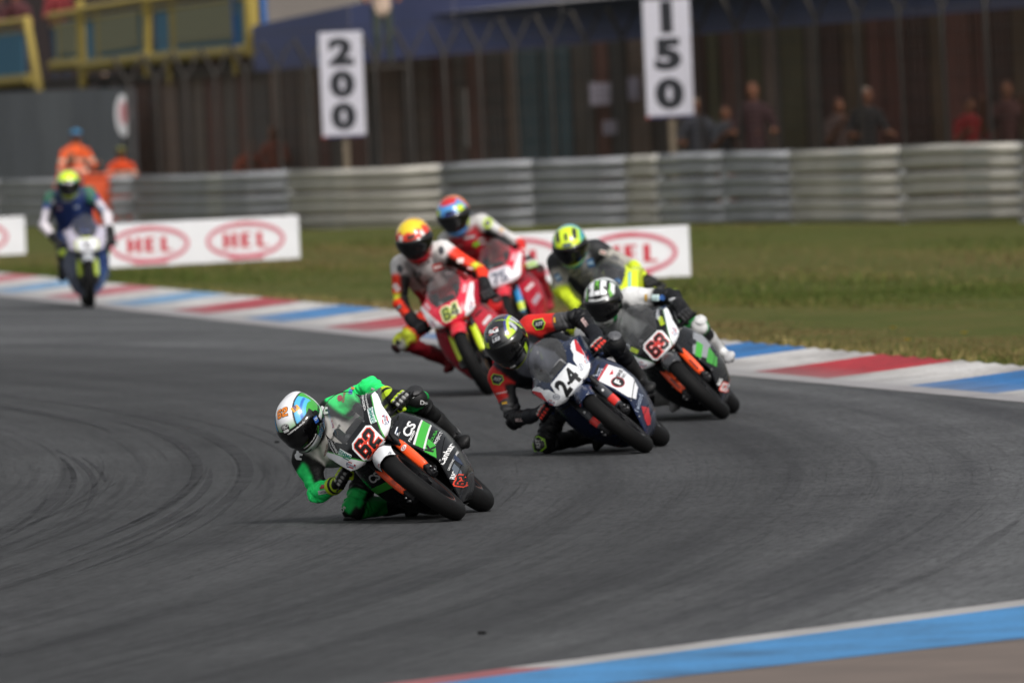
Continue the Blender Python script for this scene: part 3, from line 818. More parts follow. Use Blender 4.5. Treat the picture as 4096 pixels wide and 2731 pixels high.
        mb = MB(); mb.tube([(-.318, sd_ * .315, .639), (-.25, sd_ * .335, .636), (-.195, sd_ * .315, .634)], .0045, 6); mb.build('lever_guard', BLACKP, e, auto=40)
        mb = MB(); mb.tube([(-.95, sd_ * .12, .37), (-.95, sd_ * .235, .375)], [.013, .011], 10); mb.box((-.95, sd_ * .115, .40), (.10, .012, .09), bev=.005); mb.build('footpeg', DARKMETAL, root, auto=40)
    for sd_ in (1, -1):
        MB().tube([(-.23, sd_ * .14, .66), (-.10, sd_ * .10, .60), (-.10, sd_ * .075, .50), (-.075, sd_ * .10, .40), (-.05, sd_ * .095, .36)], .0042, 6).build('brake_hose', BLACKP, root, smooth=True)
    mb = MB()
    for z in (.60, .50, .40, .30, .20):
        for sd_ in (1, -1):
            y = sd_ * float(sinterp(z, YI_TAB)) + sd_ * .012; x = float(sinterp(z, XI_TAB)) - .012
            mb.tube([(x - .004, y, z), (x + .006, y + sd_ * .002, z)], .0045, 6)
    mb.build('fastener', METAL, root)
    for s in (1, -1):
        f_ = (lambda p: p) if s > 0 else mirror
        bv_, ob_ = B['side%d' % s], B['sideobj%d' % s]
        fpoly('panel_gap', f_([(.132, .303), (.226, .372), (.227, .368), (.133, .298)]), bv_, ob_, '#060606', .0042, .006)
        fpoly('panel_gap', f_([(.100, .190), (.168, .216), (.168, .212), (.101, .186)]), bv_, ob_, '#060606', .0042, .006)
        fpoly('vent', f_([(.112, .566), (.168, .592), (.186, .586), (.126, .556)]), bv_, ob_, '#08080a', .0026, .006)
    if decals: decals(root, B)
    return root, B

GLASS = None
def glass_mat():
    m = bpy.data.materials.new('smoked_screen'); m.use_nodes = True; t = m.node_tree
    for n in list(t.nodes):
        if n.type != 'OUTPUT_MATERIAL': t.nodes.remove(n)
    out = t.nodes['Material Output']; tr = node(t, 'BsdfTransparent'); tr.inputs[0].default_value = (.93, .935, .94, 1)
    gl = node(t, 'BsdfGlossy'); gl.inputs['Roughness'].default_value = .06; df = node(t, 'BsdfDiffuse'); df.inputs[0].default_value = (.5, .5, .51, 1)
    geo = node(t, 'NewGeometry'); n = noise(t, geo.outputs['Position'], 9, 5)
    m1 = node(t, 'MixShader'); fac = mathn(t, 'MULTIPLY', n, .15); t.links.new(fac, m1.inputs[0]); t.links.new(tr.outputs[0], m1.inputs[1]); t.links.new(df.outputs[0], m1.inputs[2])
    fr = node(t, 'Fresnel'); fr.inputs[0].default_value = 1.45
    m2 = node(t, 'MixShader'); t.links.new(fr.outputs[0], m2.inputs[0]); t.links.new(m1.outputs[0], m2.inputs[1]); t.links.new(gl.outputs[0], m2.inputs[2]); t.links.new(m2.outputs[0], out.inputs[0])
    return m
GLASS = glass_mat()
FU, FV, FN = (0, 1, 0), (0, 0, 1), (-1, 0, 0)
def fdecal(name, gl, bvh, parent, color, y, z, scale=1., rot=0., sx=1., off=.0012, step=.008):
    """graphic laid on from the front of the machine; y,z in machine coordinates"""
    m = color if not isinstance(color, str) else vinyl(color)
    return decal(name, gl, bvh, parent, m, (0, y, z), FU, FV, FN, scale, RAD(rot), sx, off + .0008, step, 9. if parent.name.startswith('side_fairing') else .10)
def fpoly(name, pts, bvh, parent, color, off=.0012, step=.008):
    return fdecal(name, glyph_poly([pts]), bvh, parent, color, 0, 0, 1., 0., 1., off, step)
def mirror(p): return [(-a, b) for a, b in p][::-1]
# ------------------------------------------------------------------ riders
def unit(v): v = np.asarray(v, float); return v / (np.linalg.norm(v) + 1e-9)
def colarr(c, n): return np.tile(np.array(lin(c)), (n, 1))
def helmet_pt(az, el):
    """az, el arrays (radians); face along +x"""
    dx, dy, dz = np.cos(el) * np.cos(az), np.cos(el) * np.sin(az), np.sin(el)
    A = np.where(dx > 0, .150, .148); Bx = .124; Cc = np.where(dz > 0, .138, .158)
    r = 1 / np.sqrt((dx / A) ** 2 + (dy / Bx) ** 2 + (dz / Cc) ** 2)
    chin = np.clip(1 - np.abs(az) / RAD(62), 0, 1) * np.clip((-el - RAD(8)) / RAD(28), 0, 1)
    r = r * (1 + .16 * chin ** .8)
    spo = np.exp(-((np.abs(az) - PI) / .9) ** 2) * np.exp(-((el - RAD(38)) / RAD(15)) ** 2)
    r = r * (1 + .10 * spo)
    cheek = np.exp(-((np.abs(az) - RAD(62)) / .4) ** 2) * np.exp(-((el + RAD(30)) / RAD(18)) ** 2)
    r = r * (1 - .05 * cheek)
    return np.stack([dx * r, dy * r, dz * r], -1)

def build_helmet(root, center, HM, paintf, decals, visor_col=None, fine=True):
    """HM 3x3 (numpy) columns: face, left, up in root coordinates"""
    n1, n2 = (220, 120) if fine else (120, 64)
    az = np.linspace(-PI, PI, n1 + 1)[:-1]; el = np.linspace(RAD(-52), RAD(90), n2)
    A, E = np.meshgrid(az, el, indexing='ij'); P = helmet_pt(A, E)
    # eye port slightly recessed, lower rim rolled in
    V = P.reshape(-1, 3); C = paintf(np.degrees(A).ravel(), np.degrees(E).ravel(), V)
    W = V @ HM.T + center
    idx = np.arange(n1 * n2).reshape(n1, n2); a = idx; b = np.roll(idx, -1, 0)
    Q = np.stack([a[:, :-1], b[:, :-1], b[:, 1:], a[:, 1:]], -1).reshape(-1, 4)
    # lower rim
    rim = helmet_pt(az, np.full(n1, RAD(-52))); rim2 = rim * [.80, .80, .97] @ HM.T + center; base = len(W)
    W = np.vstack([W, rim2]); C = np.vstack([C, colarr('#101010', n1)])
    r = np.arange(n1); Q = np.vstack([Q, np.stack([idx[r, 0], base + r, base + (r + 1) % n1, idx[(r + 1) % n1, 0]], 1)])
    C = smooth_cols(Q, C, 1); me = fastmesh('helmet', W, Q); setcol(me, C); h = obj('helmet', me, GLOSSV, root)
    bm = bmesh.new(); bm.from_mesh(me); bv = BVHTree.FromBMesh(bm); bm.free()
    # visor: curved shield standing proud of the shell
    na, ne = 44, 16; G = np.zeros((na, ne, 3))
    for i in range(na):
        a_ = RAD(-80 + 160 * i / (na - 1)); k = 1 - max(0, (abs(math.degrees(a_)) - 58) / 22) ** 2 * .55
        for j in range(ne):
            f = j / (ne - 1); e_ = RAD(-22.5 * k + (43 * k) * f)
            p = helmet_pt(np.array(a_), np.array(e_)); nn = p / np.linalg.norm(p)
            edge = min(1, min(i, na - 1 - i, j, ne - 1 - j) / 1.5)
            q = p + nn * (.001 + .005 * edge); 
            if abs(a_) < RAD(60) and e_ < 0: q = q + np.array([-.010 * math.sin(min(1, -e_ / RAD(27)) * PI * .5), 0, 0]) * 0
            G[i, j] = HM @ q + center
    MB().grid(G).build('visor', visor_col or VISOR, h, smooth=True)
    # brow vent, chin vent and visor pivots
    for nm, a_, e_, wd, hh in (('vent', 0, 30, .05, .02), ('vent', 0, -40, .06, .014)):
        p = helmet_pt(np.array(RAD(a_)), np.array(RAD(e_))); N = -unit(p); U = np.array([0, 1., 0]); Vv = np.cross(-N, U) * 1
        if Vv[2] < 0: Vv = -Vv
        decal(nm, glyph_poly([rect(wd, hh, .006)]), bv, h, BLACKP, HM @ p + center, HM @ U, HM @ Vv, HM @ N, 1, 0, 1, .003, .01)
    for s in (1, -1):
        p = helmet_pt(np.array(s * RAD(84)), np.array(RAD(2))); N = -unit(p); U = unit(np.cross([0, 0, 1.], -N)); Vv = np.cross(-N, U)
        decal('visor_pivot', glyph_poly(disc(.02, .02, 20)), bv, h, DARKMETAL, HM @ p + center, HM @ U, HM @ Vv, HM @ N, 1, 0, 1, .005, .01)
    def hd(name, gl, color, az_, el_, scale, rot=0., sx=1., off=.0015):
        p = helmet_pt(np.array(RAD(az_)), np.array(RAD(el_))); nrm = unit(p); U = unit(np.cross([0, 0, 1.], nrm)); Vv = np.cross(nrm, U)
        decal(name, gl, bv, h, color if not isinstance(color, str) else vinyl(color), HM @ p + center, HM @ U, HM @ Vv, HM @ (-nrm), scale, RAD(rot), sx, off, .01)
    if decals: decals(hd)
    return h

def glove(root, wrist, grip, s, cols, elbow, h=.0042):
    """s=+1 left hand, -1 right hand; fingers wrap round the bar"""
    wrist = np.array(wrist); grip = np.array(grip); a = unit([-.30, s * 1., -.08]); f = unit(np.cross([0, 0, 1.], a) * s * -1)
    if f[0] < 0: f = -f
    up = unit(np.cross(f, a)); up = up if up[2] > 0 else -up
    S = Sdf(); fdir = unit(wrist - np.array(elbow))
    S.cone(wrist - fdir * .055, wrist + fdir * .005, .050, .041, 'cuff', .012)
    K = grip + up * .038 + f * .014
    for i in range(4):
        o = a * ((i - 1.4) * .0245); k = K + o - up * (.004 * (i == 3) + .002 * (i == 0)) - f * (.006 * (i == 3))
        S.cone(wrist + o * .6, k, .025, .0195, 'palm', .014)
        l = (1.0, 1.08, 1.0, .84)[i]
        e1 = k + f * .030 * l - up * .012; e2 = e1 + f * .004 - up * .026 * l; e3 = e2 - f * .022 * l - up * .010
        S.cone(k, e1, .0158, .0142, 'finger', .003); S.cone(e1, e2, .0142, .0130, 'finger', .003); S.cone(e2, e3, .0130, .0115, 'tip', .003)
        S.ell(k + up * .010 + f * .006, np.stack([f * .016, a * .0115, up * .011], 1), 'knuckle', .002)
        S.ell((k + e1) / 2 + up * .008 + f * .006, np.stack([f * .013, a * .009, up * .009], 1), 'plate', .002)
        S.ell((e1 + e2) / 2 + f * .009, np.stack([f * .008, a * .009, up * .012], 1), 'plate', .002)
    t0 = wrist + (K - wrist) * .45 - a * .026 - up * .010; t1 = grip - a * .040 + f * .012 - up * .012; t2 = t1 + a * .018 + f * .012 - up * .016
    S.cone(t0, t1, .018, .0135, 'thumb', .012); S.cone(t1, t2, .0135, .011, 'thumb', .004)
    V, Q = S.mesh(h); who, T = S.tags(V); C = np.zeros((len(V), 3))
    for i, p in enumerate(S.P):
        m = who == i
        if m.any():
            c = cols.get(p[5], cols['palm']); c = c(T[m], V[m]) if callable(c) else colarr(c, m.sum()); C[m] = c
    C = smooth_cols(Q, C, 1); me = fastmesh('glove', V, Q); setcol(me, C); return obj('glove', me, LEATHER, root)

def boot(root, knee, ank, toe, cols, h=.008):
    knee, ank, toe = map(np.array, (knee, ank, toe)); d = unit(knee - ank); S = Sdf(); ft = unit(toe - ank)
    S.cone(ank + d * .19, ank + d * .04, .058, .050, 'shaft', .02)
    S.cone(ank + d * .04, ank - d * .03, .050, .044, 'ankle', .02)
    dn = unit(np.cross(np.cross(ft, -d), ft))
    heel = ank + dn * .045 - ft * .035
    S.cone(ank, heel, .043, .036, 'heel', .025); S.cone(heel, toe + dn * .016, .033, .022, 'sole', .02); S.cone(ank + dn * .02, toe, .042, .023, 'foot', .03)
    S.cone(ank + d * .17 + ft * .02, ank + d * .05 + ft * .03, .045, .035, 'shin', .015)
    lat = unit(np.cross(ft, dn)); S.cone(toe - lat * .018, toe + lat * .018 - ft * .014, .021, .021, 'toe', .015); S.cone(heel + dn * .022, toe + dn * .030, .020, .017, 'tread', .006); S.cone(ank + ft * .03 - dn * .0 + lat * .03, ank - ft * .01 + lat * .034 + d * .03, .018, .022, 'guard', .01); S.cone(ank + ft * .03 - lat * .03, ank - ft * .01 - lat * .034 + d * .03, .018, .022, 'guard', .01)
    S.ell(toe + ft * .004, np.stack([ft * .036, unit(np.cross(ft, dn)) * .047, dn * .023], 1), 'toe', .015)
    V, Q = S.mesh(h); who, T = S.tags(V); C = np.zeros((len(V), 3))
    for i, p in enumerate(S.P):
        m = who == i
        if m.any(): C[m] = colarr(cols.get(p[5], cols['base']), m.sum())
    C = smooth_cols(Q, C, 1); me = fastmesh('boot', V, Q); setcol(me, C); return obj('boot', me, LEATHER, root)

def build_rider(M, J, suit, label, head, helm_paint, helm_dec=None, gl=None, bt=None, h=.009, slider='#141414', decals=None, visor=None, scale_head=1.0):
    root = bpy.data.objects.new('person', None); COL.objects.link(root); root.matrix_world = M; root.empty_display_size = .3
    tag(root, label, 'motorcyclist', 'riders in the corner')
    J = {k: np.array(v, float) for k, v in J.items()}
    ms = (J['shR'] + J['shL']) / 2; hc = (J['hipR'] + J['hipL']) / 2
    S = Sdf(); ax = unit(J['shL'] - J['shR']); sp = unit(ms - hc); back = unit(np.cross(ax, sp)); back = back if back[2] > 0 else -back
    S.cone(J['hipR'], J['hipL'], .108, .108, 'pelvis', .05); S.cone(hc - sp * .03 + back * .01, hc + sp * .05, .125, .12, 'pelvis', .05)
    S.cone(J['hipR'] * .8 + hc * .2 + sp * .05, J['shR'] * .68 + ms * .32 - sp * .03, .098, .092, 'side', .05); S.cone(J['hipL'] * .8 + hc * .2 + sp * .05, J['shL'] * .68 + ms * .32 - sp * .03, .098, .092, 'side', .05)
    S.cone(hc + sp * .06, ms - sp * .05 - back * .01, .12, .125, 'chest', .06)
    S.cone(J['shR'] * .9 + ms * .1, J['shL'] * .9 + ms * .1, .066, .066, 'yoke', .05)
    nk = J['head'] - ms; S.cone(ms, ms + nk * .45, .078, .064, 'collar', .04)
    S.cone(ms - sp * .16 + back * .115, ms + sp * .01 + back * .12, .062, .055, 'hump', .04)
    for s, q in ((-1, 'R'), (1, 'L')):
        sh, e, wr = J['sh' + q], J['el' + q], J['wr' + q]; ad = unit(e - sh); fd = unit(wr - e)
        S.cone(sh, sh + ad * .05, .074, .068, 'cap' + q, .04); S.cone(sh, e, .068, .052, 'arm' + q, .03); S.cone(e, wr - fd * .02, .053, .039, 'fore' + q, .02)
        S.ell(e + unit(ad - fd) * .026, np.stack([fd * .05, unit(np.cross(ad, fd)) * .034, unit(ad - fd) * .034], 1), 'elbow' + q, .02)
        hip, kn, an = J['hip' + q], J['knee' + q], J['ank' + q]; td = unit(kn - hip); sd_ = unit(an - kn)
        S.cone(hip, kn, .092, .057, 'thigh' + q, .04); S.cone(kn, an + (kn - an) * .38, .055, .052, 'shin' + q, .02)
        kd = unit(td - sd_); S.ell(kn + kd * .028, np.stack([kd * .036, unit(np.cross(td, sd_)) * .046, unit(td + sd_) * .056], 1), 'knee' + q, .03)
        J['kd' + q] = kd
    V, Q = S.mesh(h); who, T = S.tags(V)
    n = len(V); C = np.zeros((n, 3)); OFF = np.zeros((n, 3)); disp = np.zeros(n)
    for i, p in enumerate(S.P):
        m = who == i
        if not m.any(): continue
        tg = p[5]
        if p[0] == 'c': axp = p[1] + T[m][:, None] * (p[2] - p[1])
        else: axp = p[1]
        o = V[m] - axp; o = o / (np.linalg.norm(o, axis=1, keepdims=True) + 1e-9); OFF[m] = o
        c = suit.get(tg, suit.get(tg.rstrip('LR'), suit['base']))
        C[m] = c(T[m], o, V[m]) if callable(c) else colarr(c, m.sum())
        if tg[:-1] in ('arm', 'fore', 'thigh', 'shin'):
            seam = (np.abs(o[:, 2] - .15) < .07) | (np.abs(T[m] - .5) < .012); C[m] = C[m] * np.where(seam, .62, 1.)[:, None]
        elif tg in ('chest', 'side', 'yoke'):
            seam = (np.abs(T[m] - .45) < .02) | (np.abs(o[:, 1]) < .03); C[m] = C[m] * np.where(seam, .6, 1.)[:, None]
        # leather folds near joints
        if tg[:-1] in ('arm', 'fore', 'thigh', 'shin'):
            L_ = np.linalg.norm(p[2] - p[1]); s_ = T[m] * L_
            near = np.exp(-((T[m] - (1 if tg[:-1] in ('arm', 'thigh') else 0)) / .35) ** 2)
            disp[m] = .0042 * near * np.sin(s_ * 190 + 2.2 * np.sin(V[m][:, 1] * 55) + V[m][:, 2] * 30) + .0045 * near * np.sin(s_ * 88 + 3 * np.sin(V[m][:, 2] * 34 + V[m][:, 0] * 21)) + .0025 * np.sin(V[m] @ np.array([60, 47, 38.])) 
        elif tg in ('chest', 'side', 'pelvis'):
            disp[m] = .0040 * np.sin(V[m] @ np.array([34, 22, -50.]) + 2 * np.sin(V[m] @ np.array([20, -35, 14.])))
    V = V + OFF * disp[:, None]
    C = smooth_cols(Q, C, 3); me = fastmesh('body', V, Q); setcol(me, C); body = obj('body', me, LEATHER, root)
    bm = bmesh.new(); bm.from_mesh(me); bv = BVHTree.FromBMesh(bm); bm.free()
    # head
    yawh, rollh, pitchh = head
    Mi = np.array(M.to_3x3().inverted())
    toCam = np.array([0, -1., 0]); right_img = np.array([1., 0, 0]); up_ = np.array([0, 0, 1.])
    y_, r_, p_ = RAD(yawh), RAD(rollh), RAD(pitchh)
    # face turned to image left by yaw, bowed by pitch, rolled top-to-left by roll
    face = toCam.copy(); left = right_img.copy(); top = up_.copy()
    face, top = face * math.cos(p_) - top * math.sin(p_), top * math.cos(p_) + face * math.sin(p_)
    def rot(v, k, a): return v * math.cos(a) + np.cross(k, v) * math.sin(a) + k * (k @ v) * (1 - math.cos(a))
    k = np.array([0, 0, 1.]); face, left, top = (rot(v, k, -y_) for v in (face, left, top))
    k = np.array([0, 1., 0]); face, left, top = (rot(v, k, -(r_ )) for v in (face, left, top))
    HM = np.stack([Mi @ face, Mi @ left, Mi @ top], 1) * scale_head
    build_helmet(root, J['head'], HM, helm_paint, helm_dec, visor, h < .01)
    for s, q in ((-1, 'R'), (1, 'L')):
        glove(root, J['wr' + q], J['grip' + q], s, gl, J['el' + q], h=.0042 if h < .01 else .006)
        boot(root, J['knee' + q], J['ank' + q], J['toe' + q], bt, h=.008 if h < .01 else .012)
    # knee slider on the inside knee
    for q, dr, dd in (('R', [.05, -.72, -.50], .072), ('L', [.1, .66, .55], .058)):
     kd = J['kd' + q]; kn = J['knee' + q]; out = unit(kd * .5 + np.array(dr)); c = kn + out * dd
     u_ = unit(np.cross(out, [1., 0, 0])); v_ = np.cross(out, u_)
     Sx = Sdf().ell(c, np.stack([u_ * .044, v_ * .058, out * .010], 1), '', .004).cone(c + u_ * .020, c - u_ * .020, .013, .013, '', .01).cone(c + v_ * .034, c - v_ * .034, .013, .013, '', .01).cone(c + v_ * .022 + u_ * .016, c - v_ * .022 - u_ * .016, .013, .013, '', .01).cone(c + v_ * .022 - u_ * .016, c - v_ * .022 + u_ * .016, .013, .013, '', .01)
     Vk, Qk = Sx.mesh(.006); obj('knee_slider', fastmesh('knee_slider', Vk, Qk), mat('slider_' + slider, slider, .5, vary=.3, vscale=40), root)
    if decals: decals(root, body, bv, J)
    return root, body, bv

def sponsors(bv, body, spots, tones):
    words = ('RACING', 'MOTUL', 'TECH', 'SPORT', 'TEAM', 'MOTO', 'GRIP')
    for i, (y, z, wd, hh, rot) in enumerate(spots):
        a, b = tones[i % len(tones)]
        bdecal('patch', glyph_poly([rect(wd, hh, .004)]), bv, body, a, y, z, 1, rot, 1, .003)
        if wd > .03: bdecal('patch_band', glyph_poly([rect(wd * .8, hh * .4)]), bv, body, b, y, z, 1, rot, 1, .0038)
def bdecal(name, gl, bv, parent, color, y, z, scale=1., rot=0., sx=1., off=.002, step=.014):
    m = color if not isinstance(color, str) else vinyl(color)
    return decal(name, gl, bv, parent, m, (0, y, z), FU, FV, FN, scale, RAD(rot), sx, off, step)
# ------------------------------------------------------------------ the seven machines and riders
def Wc(c, a, b):
    n = len(c); a = colarr(a, n) if isinstance(a, (str, tuple)) else a; b = colarr(b, n) if isinstance(b, (str, tuple)) else b
    return np.where(np.asarray(c)[:, None], a, b)
def mixc(f, a, b): f = np.clip(f, 0, 1)[:, None]; return np.array(lin(a)) * (1 - f) + np.array(lin(b)) * f
TRI = [(.190, .797), (.213, .795), (.2125, .775), (.192, .70), (.184, .66), (.174, .622), (.145, .602), (.10, .5845), (.082, .586)]
PIN = [(.186, .797), (.192, .797), (.082, .586), (.076, .588)]
def triangles(B, white, pin):
    for f in (lambda p: p, mirror):
        fpoly('corner_panel', f(TRI), B['cowl_bvh'], B['cowl'], white, .0014)
        if pin: fpoly('pinstripe', f(PIN), B['cowl_bvh'], B['cowl'], pin, .0018)
def txt(B, part, s, y, z, size, rot, color, bold=.02, sx=1., off=.0024, name='lettering', shear=0.):
    bv = {'cowl': B['cowl_bvh'], 'L': B['side1'], 'R': B['side-1']}[part]; par = {'cowl': B['cowl'], 'L': B['sideobj1'], 'R': B['sideobj-1']}[part]
    ca, sa = math.cos(RAD(rot)), math.sin(RAD(rot)); h = size * .33
    return fdecal(name, glyph_text(s, 1, bold, shear), bv, par, color, y + sa * h, z - ca * h, size, rot, sx, off, .014 if part == 'cowl' else .007)
SIDE_STEP = .006
def box(B, part, wd, hh, y, z, rot, color, r=.004, off=.0016, name='sticker'):
    bv = {'cowl': B['cowl_bvh'], 'L': B['side1'], 'R': B['side-1']}[part]; par = {'cowl': B['cowl'], 'L': B['sideobj1'], 'R': B['sideobj-1']}[part]
    return fdecal(name, glyph_poly([rect(wd, hh, r)]), bv, par, color, y, z, 1, rot, 1, off)
def plate_num(B, num, y, z, hgt, fill, edge, back, sx=1., rot=0., shear=0., g1=.07, g2=.2, stroke_back=None):
    bv, par = B['cowl_bvh'], B['cowl']
    if back: fdecal('number_plate', glyph_poly([poff(hull(number(num, 0, shear=shear)), g2)]), bv, par, back, y, z, hgt, rot, sx, .0016)
    if stroke_back: fdecal('number_plate', glyph_poly([p for k, p in enumerate(number(num, g2 * .8, shear=shear)) if parea(p) > 0 or True]), bv, par, stroke_back, y, z, hgt, rot, sx, .0016)
    if edge: fdecal('number_edge', glyph_poly(number(num, g1, shear=shear)), bv, par, edge, y, z, hgt, rot, sx, .0022)
    fdecal('number', glyph_poly(number(num, 0, shear=shear)), bv, par, fill, y, z, hgt, rot, sx, .0028)
def cup_badge(B, y, z, rot, s=1.):
    txt(B, 'cowl', 'British', y, z, .024 * s, rot, '#27306b', .01, name='lettering')
    ca, sa = math.cos(RAD(rot)), math.sin(RAD(rot))
    for (a, b, wd, hh, c) in ((-.008, .014, .026, .006, '#b3202c'), (.004, -.014, .03, .007, '#b3202c'), (-.016, -.016, .016, .006, '#27306b'), (.024, .006, .010, .010, '#b3202c')):
        box(B, 'cowl', wd * s, hh * s, y + (ca * a - sa * b) * s, z + (sa * a + ca * b) * s, rot, c, 0, .0022, 'badge')

SPAN = lambda: None
# --- 62
def dec62(root, B):
    triangles(B, '#e9e9ec', '#3fa03c')
    plate_num(B, '62', .0, .638, .098, '#0d0d0f', '#f0452a', '#eef0f2', .98, 0, .12, .055, .16)
    for s, y, z, rot in (('l', -.130, .700, -76), ('r', .126, .712, 62)):
        box(B, 'cowl', .082, .040, y, z, rot, '#e8eceb')
        txt(B, 'cowl', 'SEMMS', y - .004 * math.sin(RAD(rot)), z + .004 * math.cos(RAD(rot)), .028, rot, '#2f7f74', .03, 1.0, .0026)
        ca, sa = math.cos(RAD(rot)), math.sin(RAD(rot))
        for a, wd, c in ((-.022, .024, '#48b06c'), (.014, .04, '#2f7f74')):
            box(B, 'cowl', wd, .006, y + ca * a + sa * .013, z + sa * a - ca * .013, rot, c, 0, .0026, 'badge')
    for y, z, rot in ((-.150, .788, -104), (.146, .796, 64)):
        ca, sa = math.cos(RAD(rot)), math.sin(RAD(rot))
        txt(B, 'cowl', 'YORKSHIRE', y - sa * .010, z + ca * .010, .017, rot, '#e6e6e6', .02)
        txt(B, 'cowl', 'OFFICE FURNITURE', y + sa * .008, z - ca * .008, .0105, rot, '#e6e6e6', .015)
    cup_badge(B, -.148, .640, -68, .9); cup_badge(B, .150, .642, 56, .9)
    # side panel graphics, left flank
    q = lambda *p: list(p)
    fpoly('stripe', [(.120, .453), (.228, .512), (.232, .470), (.128, .410)], B['side1'], B['sideobj1'], '#3fae3c', .0030, SIDE_STEP)
    fpoly('stripe_edge', [(.116, .463), (.226, .522), (.228, .512), (.120, .453)], B['side1'], B['sideobj1'], '#d8d8d8', .0032, SIDE_STEP)
    fpoly('stripe_edge', [(.128, .410), (.232, .470), (.232, .461), (.131, .400)], B['side1'], B['sideobj1'], '#d8d8d8', .0032, SIDE_STEP)
    fpoly('emblem', [(.120, .395), (.178, .425), (.174, .375), (.128, .325)], B['side1'], B['sideobj1'], '#3aa838', .0030, SIDE_STEP)
    txt(B, 'L', 'K', .146, .382, .055, 22, '#0c0c0c', .05, .9, .0038); txt(B, 'L', 'KOUBA', .198, .412, .020, 22, '#3aa838', .01)
    txt(B, 'L', 'PROJECTS', .206, .392, .019, 20, '#dcdcdc', .015, .9)
    txt(B, 'L', 'CS', .158, .530, .060, 15, '#e8e8e8', .03, 1.0, .003, shear=.2); txt(B, 'L', 'racing', .142, .497, .024, 16, '#e8e8e8', .02, 1.0, .003, shear=.2)
    txt(B, 'L', 'Canham', .170, .306, .040, 18, '#ececec', .03, .9); txt(B, 'L', 'CREATING HOMES', .158, .258, .0125, 20, '#e0e0e0', .02)
    box(B, 'L', .058, .016, .118, .566, 26, '#e4e8ee'); txt(B, 'L', 'Philidore', .118, .566, .010, 26, '#27406b', .01, 1, .0030)
    txt(B, 'L', 'Xmas Raid', .096, .545, .016, 24, '#dcdcdc', .0); txt(B, 'L', 'RIG', .104, .205, .028, 22, '#e6e6e6', .04)
    for g, c, o in ((.16, '#e2432c', .0030), (.0, '#141416', .0036)):
        fdecal('number', glyph_poly(number('62', g)), B['side1'], B['sideobj1'], c, .098, .160, .044, 22, .9, o, .006)
    fpoly('scuff', [(.125, .235), (.150, .245), (.138, .195), (.108, .16), (.105, .19)], B['side1'], B['sideobj1'], '#5d6570', .0028, SIDE_STEP)
    fpoly('scuff', [(.165, .262), (.185, .275), (.175, .235), (.158, .20)], B['side1'], B['sideobj1'], '#23304c', .0028, SIDE_STEP)
    txt(B, 'R', 'CS', -.15, .52, .06, -20, '#d8d8d8', .03); fpoly('stripe', mirror([(.120, .453), (.228, .512), (.232, .470), (.128, .410)]), B['side-1'], B['sideobj-1'], '#3fae3c', .0030, SIDE_STEP)
    bm = bmesh.new(); bm.from_mesh(B['fender'].data); fb = BVHTree.FromBMesh(bm); bm.free()
    fdecal('lettering', glyph_text('DG LEWIS', 1, .02), fb, B['fender'], '#3c3f52', .012, .492, .017, 0, 1, .0042); fdecal('badge', glyph_poly(ring(.010, .010, .0035, 20)), fb, B['fender'], '#a83040', -.036, .500, 1, 0, 1, .0042)
    G = B['guard1'].data; bm = bmesh.new(); bm.from_mesh(G); gb = BVHTree.FromBMesh(bm); bm.free()
    fdecal('badge', glyph_poly(disc(.018, .011, 20)), gb, B['guard1'].parent, '#e6e6e6', .088, .478, 1, 0, 1, .003); fdecal('badge', glyph_poly(ring(.009, .008, .003, 18)), gb, B['guard1'].parent, '#c02030', .088, .478, 1, 0, 1, .0036)
BK62 = dict(cowl=paint('#0f1012'), side=paint('#101114'), fender=paint('#141416'), fender_tip=paint('#dfe1e4'), guard=mat('guard_orange', '#ff5822', .35, coat=.4, vary=.08), tape='#7a3a22', tank=paint('#101114'))
C62 = ((-.333, 69.289, 0), 50, 7)
J62 = dict(head=(-.46, -.181, 1.044), shR=(-.70, -.351, .905), elR=(-.60, -.436, .738), wrR=(-.385, -.318, .668), gripR=(-.295, -.248, .643), shL=(-.70, -.058, .945), elL=(-.60, .174, .859), wrL=(-.385, .222, .728), gripL=(-.295, .248, .643),
 kneeR=(-.68, -.40, .54), ankR=(-1.0, -.222, .347), toeR=(-.86, -.245, .31), kneeL=(-.70, .262, .636), ankL=(-1.02, .19, .389), toeL=(-.88, .222, .31), hipR=(-1.02, -.10, .67), hipL=(-1.04, .09, .72))
GR = '#2af07a'
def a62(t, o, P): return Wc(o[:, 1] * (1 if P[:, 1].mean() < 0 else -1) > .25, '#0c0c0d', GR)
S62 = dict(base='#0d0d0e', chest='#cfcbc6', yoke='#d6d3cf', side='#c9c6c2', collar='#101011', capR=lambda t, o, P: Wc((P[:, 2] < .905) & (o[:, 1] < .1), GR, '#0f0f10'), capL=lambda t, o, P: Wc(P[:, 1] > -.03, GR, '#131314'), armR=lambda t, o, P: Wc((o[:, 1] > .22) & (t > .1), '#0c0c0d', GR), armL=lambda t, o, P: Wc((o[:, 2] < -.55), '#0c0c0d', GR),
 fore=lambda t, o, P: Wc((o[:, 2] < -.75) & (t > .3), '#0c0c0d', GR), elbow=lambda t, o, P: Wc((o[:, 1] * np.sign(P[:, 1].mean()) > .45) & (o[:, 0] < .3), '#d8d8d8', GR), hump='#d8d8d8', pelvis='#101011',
 thighR=lambda t, o, P: Wc((t > .80) & (o[:, 2] > -.3), '#18b455', '#0e0e0f'), kneeR=lambda t, o, P: Wc((o[:, 2] > .0) & (o[:, 1] > -.35), '#18b455', '#0c0c0d'), shinR=lambda t, o, P: Wc(o[:, 0] > .2, '#138a3c', '#0c0c0d'), thighL=lambda t, o, P: Wc((t > .5) & (o[:, 2] < .0), '#12a048', '#0e0e0f'), kneeL='#121213', shinL='#0e0e0f')  # leg greens darker than the sleeves: shade beneath the rider put into the colour
